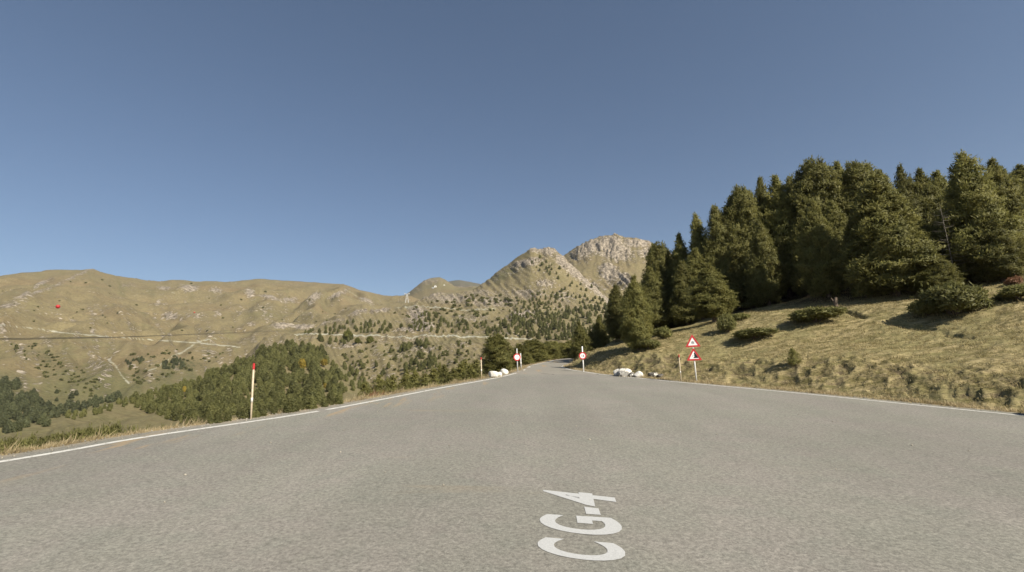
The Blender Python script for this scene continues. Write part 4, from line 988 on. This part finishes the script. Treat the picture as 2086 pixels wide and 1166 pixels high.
# ------------------------------------------------------------------ grass
def grass(name, base, hmin, hmax, per, spread, width, mat, lean, seed):
    g = np.random.default_rng(seed); n = len(base)
    b = np.repeat(base, per, 0) + np.concatenate([g.normal(size=(n * per, 2)) * spread, np.zeros((n * per, 1))], 1)
    d = np.array(lean) + g.normal(size=(n * per, 3)) * [0.42, 0.42, 0.12]
    L = np.repeat(g.uniform(hmin, hmax, n), per) * g.uniform(0.55, 1.15, n * per)
    V, Fq = blades(b - [0, 0, 0.03], d, L, width * g.uniform(0.7, 1.4, n * per), g)
    tag(link(name, mesh_np(name, V, Fq, False, [mat])), kind="stuff")
def along(P, n, s0, s1, sign, ylim, g):
    d = np.concatenate([[0], np.cumsum(np.linalg.norm(np.diff(P, axis=0), axis=1))])
    O = []
    while len(O) < n:
        s = g.uniform(0, d[-1]); x = np.interp(s, d, P[:, 0]); y = np.interp(s, d, P[:, 1])
        if not (ylim[0] < y < ylim[1]): continue
        if g.random() > np.clip(0.62 + 1.2 * fbm(np.array([x / 1.6]), np.array([y / 1.6]), 2, 4)[0], 0.12, 1): continue
        i = np.searchsorted(d, s) - 1; t = P[i + 1] - P[i]; t = t / np.linalg.norm(t); o = abs(g.normal()) * (s1 - s0) * 0.6 + s0
        q_ = np.array([x, y]) + np.array([-t[1], t[0]]) * o * sign
        w = plane_to_world(q_); O.append((w[0], w[1], height(w[0], w[1])))
    return np.array(O)
gg = np.random.default_rng(3)
grass("verge_dry_grass", along(LE, 3200, 0.05, 0.75, 1, (5, 62), gg), 0.05, 0.19, 13, 0.06, 0.013, MAT_GRASS, (0.25, 0.0, 1.0), 1)
grass("verge_tall_grass", along(LE, 170, 0.1, 0.9, 1, (7, 50), gg), 0.18, 0.42, 16, 0.08, 0.012, MAT_GRASS, (0.3, 0.0, 1.0), 12)
grass("bank_foot_dry_grass", along(RE, 1500, 0.05, 0.6, -1, (5, 60), gg), 0.08, 0.26, 12, 0.08, 0.018, MAT_GRASS, (-.2, -.1, 1.0), 2)
B = []
while len(B) < 9500:
    r_ = math.sqrt(gg.uniform(17 ** 2, 52 ** 2)); a_ = rad(gg.uniform(6, 50)); x, y = r_ * math.sin(a_), r_ * math.cos(a_)
    px_, py_ = world_to_plane(np.array([x]), np.array([y]))
    if inside(px_, py_, road_poly)[0]: continue
    u_, v_ = to_pix(np.array([x]), np.array([y]), np.array([height(x, y)]))
    if seg_dist(u_, v_, np.array([(1722, 632), (1760, 648), (1845, 664), (1900, 672), (1980, 687)], float))[0] < 4.5: continue
    B.append((x, y, height(x, y)))
B = np.array(B)
grass("bank_grass", B, 0.06, 0.20, 12, 0.15, 0.024, MAT_BANKGRASS, (-0.45, -0.25, 0.75), 4)
rg = np.array([(lambda w: (w[0], w[1], height(w[0], w[1])))(plane_to_world(np.array(pl(gg.uniform(722, 765), 808)) + [gg.uniform(-.4, 0), gg.uniform(0.6, 2.4)])) for _ in range(70)])
grass("reddish_grass", rg, 0.2, 0.5, 12, 0.08, 0.018, MAT_RUST, (0.1, 0, 1.0), 6)

# loose grit and pebbles along both road edges
def grit(name, n, mat, seed):
    g = np.random.default_rng(seed); Q = []
    for P_, sg in ((LE, -1), (RE, 1)):
        d = np.concatenate([[0], np.cumsum(np.linalg.norm(np.diff(P_, axis=0), axis=1))]); o0 = np.searchsorted(P_[:, 1], 3); o1 = np.searchsorted(P_[:, 1], 55)
        s_ = g.uniform(d[o0], d[o1], n); b_ = np.stack([np.interp(s_, d, P_[:, 0]), np.interp(s_, d, P_[:, 1])], -1)
        T = np.gradient(P_, axis=0); a_ = np.interp(s_, d, np.arctan2(T[:, 1], T[:, 0])); nn_ = np.stack([-np.sin(a_), np.cos(a_)], -1)
        Q.append(b_ + nn_ * (sg * np.abs(g.normal(size=n)) * 0.28 - sg * 0.12)[:, None])
    Q.append(np.stack([g.uniform(-8, 12, 90), g.uniform(5, 34, 90)], -1))
    Q = np.vstack(Q); c = plane_to_world(Q, 0.004); m = len(c); r_ = g.uniform(0.008, 0.032, m)
    O = np.array([[1, 0, 0], [0, 1, 0], [-1, 0, 0], [0, -1, 0], [0, 0, 1.0], [0, 0, -.4]]); Fo = np.array([[0, 1, 4], [1, 2, 4], [2, 3, 4], [3, 0, 4], [1, 0, 5], [2, 1, 5], [3, 2, 5], [0, 3, 5]])
    V = c[:, None] + O[None] * r_[:, None, None] * g.uniform(0.6, 1.4, (m, 6, 1)); Fq = Fo[None] + (np.arange(m) * 6)[:, None, None]
    tag(link(name, mesh_np(name, V.reshape(-1, 3), Fq.reshape(-1, 3), False, [mat])), kind="stuff")
grit("roadside_gravel", 1700, plain("pale_grit", (0.26, 0.235, 0.19), 0.9, 0.5, 0.8), 23)

# ------------------------------------------------------------------ boulders by the road
def mat_boulder(name, paint):
    t = NT(name); p = t.objpos(); n = t.noise(p, 2.2, 5, 0.6); g = t.noise(p, 12, 5, 0.65)
    rk = t.mix(g, (0.055, 0.050, 0.045), (0.17, 0.155, 0.135))
    wh = t.gain((0.64, 0.61, 0.55), t.mapr(g, 0.25, 0.75, 0.72, 1.12)); wh = t.mix(t.mapr(t.noise(p, 5, 4), 0.52, 0.75, 0, .55), wh, (0.36, 0.32, 0.25))
    m = t.mapr(t.math('ADD', n, t.math('MULTIPLY', t.math('SUBTRACT', g, 0.5), 0.35)), paint, paint + 0.06)
    return t.out(t.mix(m, rk, wh), 0.85, t.bump(g, 0.5, 0.05), 0.15)
MB_W, MB_H, MB_D, MB_C = mat_boulder("whitewashed_rock", 0.30), mat_boulder("half_painted_rock", 0.50), mat_boulder("bare_dark_rock", 0.66), mat_boulder("cream_rock", 0.37)
FOOT = []
def boulder(u0, u1, v0, v1, mat, label, seed, dep=0.8):
    uc = (u0 + u1) / 2; w = plane_to_world(np.array(pl(uc, v1)))
    d = CAM_H * F / (v1 - 690); wid = (u1 - u0) * d / F; hgt = (v1 - v0) * d / F
    bm = bmesh.new(); bmesh.ops.create_icosphere(bm, subdivisions=4, radius=1.0)
    g = np.random.default_rng(seed); cuts = [(nrm(g.normal(size=3)), g.uniform(0.55, 0.9)) for _ in range(12)]
    V = np.array([v_.co for v_ in bm.verts])
    for nn_, k in cuts:
        dd__ = V @ nn_; V = V - np.where(dd__ > k, (dd__ - k) * 0.85, 0)[:, None] * nn_
    V = V * (1 + 0.10 * fbm(V[:, 0] * 1.6 + seed, V[:, 1] * 1.6 + V[:, 2] * 1.3, 3, seed))[:, None]
    mn, mx = V.min(0), V.max(0); V = (V - mn) / (mx - mn) - [0.5, 0.5, 0.22]
    for v_, c_ in zip(bm.verts, V): v_.co = (c_[0] * wid, c_[1] * wid * dep, c_[2] * hgt * 1.25)
    o = link("boulder", bm_mesh("boulder", bm, mat, True), None, w + np.array([0, wid * dep * 0.4, 0.04]))
    tag(o, label, "boulder", "painted boulders on the road edge")
    for k_ in range(16):
        a_ = 6.283 * k_ / 16 + 0.3 * math.sin(k_ * 7.0); x_, y_ = o.location.x + math.cos(a_) * wid * 0.55, o.location.y + math.sin(a_) * wid * dep * 0.55
        FOOT.append((x_, y_, max(height(x_, y_), zplane(x_, y_) - 0.02)))
boulder(995, 1016, 756.5, 769.5, MB_W, "whitewashed boulder beside the left edge line, closest to its snow pole", 1)
boulder(1012, 1023, 758.5, 767.5, MB_W, "small white stone touching the whitewashed boulder on the left edge", 2)
boulder(1019, 1036, 751.5, 762.5, MB_W, "separate white boulder under the big leafy pine, nearer the bend", 3)
boulder(1251, 1267, 752, 766, MB_W, "white boulder at the bend end of the right boulder line", 4)
boulder(1262, 1290, 750.5, 767.5, MB_C, "largest cream white boulder of the right boulder line", 5)
boulder(1281, 1294, 759, 768, MB_H, "small dark and cream stone between two white boulders", 6)
boulder(1292, 1312, 756.5, 769, MB_W, "clean white egg shaped boulder right of the largest one", 7)
boulder(1322, 1344, 759.5, 770, MB_H, "black and white patched boulder standing apart toward the signs", 8)
boulder(1340, 1356, 762.5, 771, MB_D, "dark unpainted stone beside the patched boulder", 9)
boulder(2150, 2240, 806, 854, MB_D, "added boulder shaped stand-in past the picture border, there only to cast a road shadow", 10)  # unseen stand-in, added to cast the shadow at the right road edge

grass("boulder_foot_grass", np.array(FOOT), 0.06, 0.20, 9, 0.06, 0.016, MAT_GRASS, (0.0, 0.0, 1.0), 31)

# ------------------------------------------------------------------ posts and signs
MAT_YEL = plain("faded_yellow_paint", (0.47, 0.385, 0.27), 0.55, 0.2, 14)
MAT_REDP = plain("red_paint", (0.40, 0.028, 0.03), 0.5, 0.12, 10)
MAT_WHT = plain("white_paint", (0.76, 0.74, 0.70), 0.5, 0.06, 8)
MAT_BAND = plain("reflective_white", (0.62, 0.59, 0.53), 0.5, 0.08, 12)
MAT_GALV = plain("galvanised_steel", (0.52, 0.51, 0.49), 0.5, 0.1, 10, 0.2)
MAT_SREF = plain("sign_red", (0.46, 0.045, 0.045), 0.4, 0.06, 6)
MAT_FADEDRED = plain("sun_faded_red", (0.42, 0.11, 0.075), 0.6, 0.06, 6)
MAT_BLK = plain("sign_black", (0.02, 0.02, 0.02), 0.5, 0.05, 6)
MAT_FADED = plain("faded_print", (0.45, 0.47, 0.52), 0.5, 0.05, 6)
MAT_SWHT = plain("sign_white", (0.82, 0.81, 0.79), 0.4, 0.03, 5)
MAT_STEEL = plain("dark_cable", (0.03, 0.03, 0.03), 0.6, 0.1, 5)

def cyl(bm, r0, r1, z0, z1, k=14, x=0.0, y=0.0):
    a = [bm.verts.new((x + r0 * math.cos(i * 2 * math.pi / k), y + r0 * math.sin(i * 2 * math.pi / k), z0)) for i in range(k)]
    b = [bm.verts.new((x + r1 * math.cos(i * 2 * math.pi / k), y + r1 * math.sin(i * 2 * math.pi / k), z1)) for i in range(k)]
    for i in range(k): bm.faces.new((a[i], a[(i + 1) % k], b[(i + 1) % k], b[i]))
    bm.faces.new(a[::-1]); bm.faces.new(b)
def slab(bm, pts, y0, y1):
    """outline in x, z pushed from y0 (front) to y1 (back)"""
    a = [bm.verts.new((x, y0, z)) for x, z in pts]; b = [bm.verts.new((x, y1, z)) for x, z in pts]
    bm.faces.new(a); bm.faces.new(b[::-1]); n = len(pts)
    for i in range(n): bm.faces.new((a[i], b[i], b[(i + 1) % n], a[(i + 1) % n]))
def ring(bm, out, inn, y0, y1):
    A = [[bm.verts.new((x, y, z)) for x, z in pts] for y in (y0, y1) for pts in (out, inn)]; n = len(out)
    for i in range(n):
        j = (i + 1) % n
        bm.faces.new((A[0][i], A[0][j], A[1][j], A[1][i])); bm.faces.new((A[2][i], A[3][i], A[3][j], A[2][j]))
        bm.faces.new((A[0][i], A[2][i], A[2][j], A[0][j])); bm.faces.new((A[1][i], A[1][j], A[3][j], A[3][i]))
def thing(name, loc, label, cat, group=None, yaw=0.0, tilt=(0, 0)):
    o = bpy.data.objects.new(name, None); COL.objects.link(o); o.location = [float(c) for c in loc]
    o.rotation_euler = (tilt[0], tilt[1], yaw); return tag(o, label, cat, group)
def base_h(u, v, vt, ut=None):
    w = plane_to_world(np.array(pl(u, v))); z = height(w[0], w[1]); w = np.array([w[0], w[1], max(w[2], z - 0.05)])
    r = math.hypot(w[0], w[1]); return w, CZ + r * az_tan(ut or u, vt)[1] - w[2]

def snow_pole(u, v, ut, vt, rad_, label, cap=True, shaft=None):
    w, h_ = base_h(u, v, vt, ut)
    o = thing("snow_pole", w, label, "pole", "snow poles along the road", 0.0)
    bm = bmesh.new(); cyl(bm, rad_, rad_, -0.3, h_ * (0.9 if cap else 1)); link("shaft", bm_mesh("shaft", bm, shaft or MAT_YEL, True), o)
    if cap:
        bm = bmesh.new(); cyl(bm, rad_ * 1.25, rad_ * 1.25, h_ * 0.9, h_); cyl(bm, rad_ * 1.25, rad_ * 0.5, h_, h_ + 0.03); link("cap", bm_mesh("cap", bm, MAT_REDP), o)
    bm = bmesh.new(); cyl(bm, rad_ * 1.15, rad_ * 1.15, h_ * 0.30, h_ * 0.30 + 0.14); link("reflective_band", bm_mesh("band", bm, MAT_BAND, True), o)
snow_pole(511, 853, 517, 742, 0.029, "closest yellow snow pole with red cap, standing in the dry grass before the wooded knoll")
snow_pole(981, 769, 978, 729, 0.034, "yellow snow pole with red cap left of the white boulders")
snow_pole(1388, 777, 1384, 723, 0.026, "thin yellow snow pole with red cap left of the triangular signs")
snow_pole(1061.5, 751.5, 1057, 720, 0.05, "plain pale pole without cap close behind the left round sign", False, MAT_GALV)

def rounded_tri(s, z0, r, k=5):
    """equilateral triangle of side s, base at z0, corners rounded with radius r"""
    H_ = s * math.sqrt(3) / 2; V = [(-s / 2, z0), (s / 2, z0), (0, z0 + H_)]; cx, cz = 0, z0 + H_ / 3; out = []
    for i, (x, z) in enumerate(V):
        dx, dz = cx - x, cz - z; L = math.hypot(dx, dz); ox, oz = x + dx / L * 2 * r, z + dz / L * 2 * r
        a0 = math.atan2(-dz, -dx)
        for j in range(k): out.append((ox + r * math.cos(a0 + (j / (k - 1) - 0.5) * 2 * math.pi / 3), oz + r * math.sin(a0 + (j / (k - 1) - 0.5) * 2 * math.pi / 3)))
    return out
def sign_post_triangles():
    w, h_ = base_h(1419, 778, 682, 1409)
    yaw = -math.atan2(w[0], w[1]) * 0.75
    o = thing("warning_sign", w, "white post carrying two red bordered triangular warning signs, snowflake above falling rocks", "road sign", None, yaw)
    bm = bmesh.new(); cyl(bm, 0.04, 0.04, -0.3, h_ - 0.1); link("post", bm_mesh("post", bm, MAT_WHT, True), o)
    S = 0.86; H_ = S * math.sqrt(3) / 2
    for k, z0 in enumerate((h_ - H_ + 0.02, h_ - 2 * H_ - 0.02)):
        bm = bmesh.new(); slab(bm, rounded_tri(S - 0.02, z0 + 0.006, 0.03), -0.062, -0.045); pt = link("sign_plate", bm_mesh("plate", bm, MAT_SWHT), o)
        bm = bmesh.new(); ring(bm, rounded_tri(S, z0, 0.035), rounded_tri(S - 0.32, z0 + 0.092, 0.012), -0.070, -0.0625); link("border", bm_mesh("border", bm, MAT_SREF), pt)
        bm = bmesh.new(); slab(bm, [(-0.2, z0 + 0.2), (0.2, z0 + 0.2), (0.2, z0 + 0.25), (-0.2, z0 + 0.25)], -0.0445, -0.034); link("bracket", bm_mesh("bracket", bm, MAT_GALV), pt)
        zc = z0 + H_ * 0.34
        bm = bmesh.new()
        if k == 0:
            for a in range(6):
                an = a * math.pi / 3 + math.pi / 6; ca, sa = math.cos(an), math.sin(an)
                P_ = lambda t_, s_: (ca * t_ - sa * s_, zc + sa * t_ + ca * s_)
                slab(bm, [P_(0.012, -.008), P_(0.105, -.008), P_(0.105, .008), P_(0.012, .008)], -0.066, -0.0625)
                for sg in (-1, 1):
                    slab(bm, [P_(0.05, 0.009 * sg), P_(0.062, 0.009 * sg), P_(0.092, 0.038 * sg), P_(0.08, 0.038 * sg)], -0.0655, -0.0625)
            link("snowflake", bm_mesh("snowflake", bm, MAT_BLK), pt)
        else:
            zb = z0 + 0.135
            slab(bm, [(-0.05, zb), (0.245, zb), (0.035, zb + 0.33), (0.0, zb + 0.26), (0.025, zb + 0.19), (-0.005, zb + 0.16), (0.03, zb + 0.12)], -0.066, -0.0625); link("cliff", bm_mesh("cliff", bm, MAT_BLK), pt)
            for x, z, r in ((-0.06, zb + 0.14, 0.022), (-0.095, zb + 0.08, 0.016), (-0.045, zb + 0.20, 0.013)):
                bm = bmesh.new(); slab(bm, [(x + r * math.cos(i), z + r * math.sin(i)) for i in (0, 1.0, 2.2, 3.1, 4.1, 5.2)], -0.066, -0.0625); link("falling_rock", bm_mesh("falling_rock", bm, MAT_BLK), pt)
sign_post_triangles()
def circ(r, zc, n=36): return [(r * math.cos(i * 2 * math.pi / n), zc + r * math.sin(i * 2 * math.pi / n)) for i in range(n)]
def round_sign(u, v, ut, vt, vc, label, ink, dia):
    w, h_ = base_h(u, v, vt, ut); yaw = -math.atan2(w[0], w[1])
    r = math.hypot(w[0], w[1]); zc = CZ + r * az_tan(u, vc)[1] - w[2]
    o = thing("round_sign", w, label, "road sign", "round signs at the road bend", yaw, (0, 0.0))
    bm = bmesh.new(); cyl(bm, 0.045, 0.045, -0.3, h_); link("post", bm_mesh("post", bm, MAT_GALV if ink is MAT_FADED else MAT_WHT, True), o)
    bm = bmesh.new(); slab(bm, circ(dia / 2 - 0.008, zc), -0.078, -0.060); pt = link("sign_plate", bm_mesh("plate", bm, MAT_SWHT), o)
    bm = bmesh.new(); ring(bm, circ(dia / 2, zc), circ(dia / 2 * 0.70, zc), -0.088, -0.0785); link("border", bm_mesh("border", bm, MAT_SREF), pt)
    x0 = -0.115
    for ch, xx in (("1", -0.065), ("6", 0.062)):
        me = glyph(ch, 0.02); co = np.zeros(len(me.vertices) * 3, np.float32); me.vertices.foreach_get("co", co); co = co.reshape(-1, 3)
        mn, mx = co.min(0), co.max(0); s_ = dia * 0.34 / (mx[1] - mn[1]); c2 = (co - (mn + mx) / 2) * s_
        nv = np.stack([c2[:, 0] + xx, np.full(len(c2), -0.081), c2[:, 1] + zc], -1); me.vertices.foreach_set("co", nv.astype(np.float32).ravel()); me.materials.clear(); me.materials.append(ink); me.update()
        link("numeral", me, pt)
round_sign(1189, 757, 1185, 706, 725, "round red ringed limit sign reading 16 against the shaded bank", MAT_BLK, 0.56)
round_sign(1054.5, 757, 1051.5, 710.5, 728, "round red ringed sign with a faded pale centre, left of the road", MAT_FADED, 0.56)

# ------------------------------------------------------------------ overhead cables, marker balls, lift pylon and huts
def cable(name, pts, r0, r1, label, group=None, sag=0.0):
    pts = np.array(pts); s = np.linspace(0, 1, 60); d = np.concatenate([[0], np.cumsum(np.linalg.norm(np.diff(pts, axis=0), axis=1))]); d /= d[-1]
    Pp = np.stack([np.interp(s, d, pts[:, i]) for i in range(3)], -1); Pp[:, 2] -= sag * 4 * s * (1 - s)
    v, f = tube(Pp, r0, r1, 5); tag(link(name, mesh_np(name, v, f, True, [MAT_STEEL])), label, "cable", group)
e_ = hit(640, 679); re_ = math.hypot(e_[0], e_[1])
e1 = at(640, 671, re_ - 1.0)
cable("power_cable", [at(-420, 694, 45), at(0, 690, 75), at(240, 687, 140), e1], 0.030, 0.07, "upper dark power cable crossing the far slope to a wooden pole", "power cables over the valley")
cable("power_cable", [at(-420, 701, 45), at(0, 692.5, 76), at(235, 688, 141), e1 - np.array([0, 0, .9])], 0.026, 0.07, "lower dark power cable that joins the upper one over the valley", "power cables over the valley")
o = thing("utility_pole", [e1[0], e1[1], height(e1[0], e1[1])], "thin wooden pole on the slope where the power cables end", "pole")
hp = e1[2] - height(e1[0], e1[1])
bm = bmesh.new(); cyl(bm, 0.16, 0.11, -0.5, hp + 0.3, 8); link("post", bm_mesh("post", bm, MAT_BARK, True), o)
bm = bmesh.new(); slab(bm, [(-.9, hp - .05), (.9, hp - .05), (.9, hp + .08), (-.9, hp + .08)], -.16, .16); link("crossarm", bm_mesh("crossarm", bm, MAT_BARK), o)
b1, b2 = at(118, 625, 120), at(396, 637, 190)
cable("marker_cable", [b1 - (b2 - b1) * 0.9, b1, b2, b2 + (b2 - b1) * 1.6], 0.006, 0.006, "hair thin cable strung with two red marker balls")
for b_, u, rr_, lab in ((b1, 118, 0.33, "bright red marker ball hanging before the far mountain, nearest the border"), (b2, 396, 0.27, "pale red marker ball on the cable before the rocky middle of the far mountain")):
    bm = bmesh.new(); bmesh.ops.create_uvsphere(bm, u_segments=20, v_segments=12, radius=rr_)
    cyl(bm, rr_ * 1.02, rr_ * 1.02, -0.02, 0.02, 20); tag(link("marker_ball", bm_mesh("ball", bm, MAT_REDP if u == 118 else MAT_FADEDRED, True), None, b_), lab, "marker ball", "marker balls on the cable")
def pylon():
    b_ = hit(829, 617); r = math.hypot(b_[0], b_[1]); hh = CZ + r * az_tan(828, 597)[1] - b_[2]
    o = thing("lift_pylon", b_, "pale steel ski lift pylon with crossarm at the saddle", "pylon")
    for sg in (-1, 1):
        v, f = tube([[sg * hh * .14, 0, -1], [sg * hh * .05, 0, hh * .9]], .035 * hh, .025 * hh, 6); link("leg", mesh_np("leg", v, f, True, [MAT_GALV]), o)
    v, f = tube([[-hh * .26, 0, hh * .88], [hh * .26, 0, hh * .88]], .03 * hh, .03 * hh, 6); link("crossarm", mesh_np("arm", v, f, True, [MAT_GALV]), o)
    for z in (.35, .65):
        v, f = tube([[-hh * .1, 0, hh * z], [hh * .1, 0, hh * (z + .1)]], .015 * hh, .015 * hh, 5); link("brace", mesh_np("brace", v, f, True, [MAT_GALV]), o)
    for sg in (-1, 1):
        bm = bmesh.new(); slab(bm, [(sg * hh * .22 - .05 * hh, hh * .9), (sg * hh * .22 + .05 * hh, hh * .9), (sg * hh * .22 + .05 * hh, hh * .96), (sg * hh * .22 - .05 * hh, hh * .96)], -.03 * hh, .03 * hh); link("sheave", bm_mesh("sheave", bm, MAT_GALV), o)
pylon()
def hut(u, v, wpx, hpx, label, wallmat, nm):
    b_ = hit(u, v); dep = -((b_ - C) @ M)[2]; w = wpx * dep / F; h_ = hpx * dep / F
    o = thing(nm, b_ - np.array([0, 0, .3]), label, "hut")
    bm = bmesh.new(); slab(bm, [(-w / 2, 0), (w / 2, 0), (w / 2, h_ * .7), (-w / 2, h_ * .7)], -w * .35, w * .35); link("wall", bm_mesh("wall", bm, wallmat), o)
    bm = bmesh.new(); slab(bm, [(-w * .56, h_ * .703), (w * .56, h_ * .703), (0, h_ * 1.02)], -w * .42, w * .42); link("roof", bm_mesh("roof", bm, MAT_GALV if wallmat is MAT_WHT else MAT_BLK), o)
    bm = bmesh.new(); slab(bm, [(-w * .1, 0.05), (w * .1, 0.05), (w * .1, h_ * .45), (-w * .1, h_ * .45)], -w * .36, -w * .351); link("door", bm_mesh("door", bm, MAT_BLK), o)
hut(887, 586, 4, 4.5, "white lift hut with dark base on the dome mountain", MAT_WHT, "lift_hut")
hut(882, 588, 4, 3.5, "grey lift hut left of the white lift hut", MAT_GALV, "lift_hut")
hut(905, 582, 2.4, 2.4, "tiny white hut alone on the shoulder of the dome mountain", MAT_WHT, "small_hut")

# ------------------------------------------------------------------ tell alike things apart by their order in view
by = {}
for o in bpy.data.objects:
    if o.parent is None and "label" in o: by.setdefault(o["label"], []).append(o)
ORDW = "first second third fourth fifth sixth seventh eighth ninth tenth eleventh twelfth thirteenth fourteenth fifteenth sixteenth seventeenth eighteenth nineteenth twentieth".split()
for lab, os_ in by.items():
    if len(os_) < 2 or "past the picture border" in lab: continue
    uu = [float(to_pix(np.array([o.location.x]), np.array([o.location.y]), np.array([o.location.z]))[0][0]) for o in os_]
    os_ = [o for _, o in sorted(zip(uu, os_), key=lambda t_: t_[0])]
    for i, o in enumerate(os_):
        n = len(os_)
        w = ["leftmost", "rightmost"][i] if n == 2 else ["leftmost", "middle", "rightmost"][i] if n == 3 else (ORDW[i] + " from left" if i < 20 else None)
        if w: o["label"] = lab + ", " + (w if n > 3 else w + " such")


# ------------------------------------------------------------------ thin mountain air
hz = 5060.0; z0 = float(Z.min()) - 3.0; z1 = float(Z.max()) + 20.0
bm = bmesh.new(); slab(bm, [(-hz, z0), (hz, z0), (hz, z1), (-hz, z1)], -hz, hz)
hm = bpy.data.materials.new("mountain_air"); hm.use_nodes = True; hm.node_tree.nodes.clear()
hv = hm.node_tree.nodes.new("ShaderNodeVolumePrincipled"); hv.inputs['Density'].default_value = 0.000042; hv.inputs['Color'].default_value = (0.80, 0.88, 1.0, 1.0); hv.inputs['Anisotropy'].default_value = 0.2
ho = hm.node_tree.nodes.new("ShaderNodeOutputMaterial"); hm.node_tree.links.new(hv.outputs[0], ho.inputs['Volume'])
tag(link("haze", bm_mesh("haze", bm, hm)), kind="stuff")
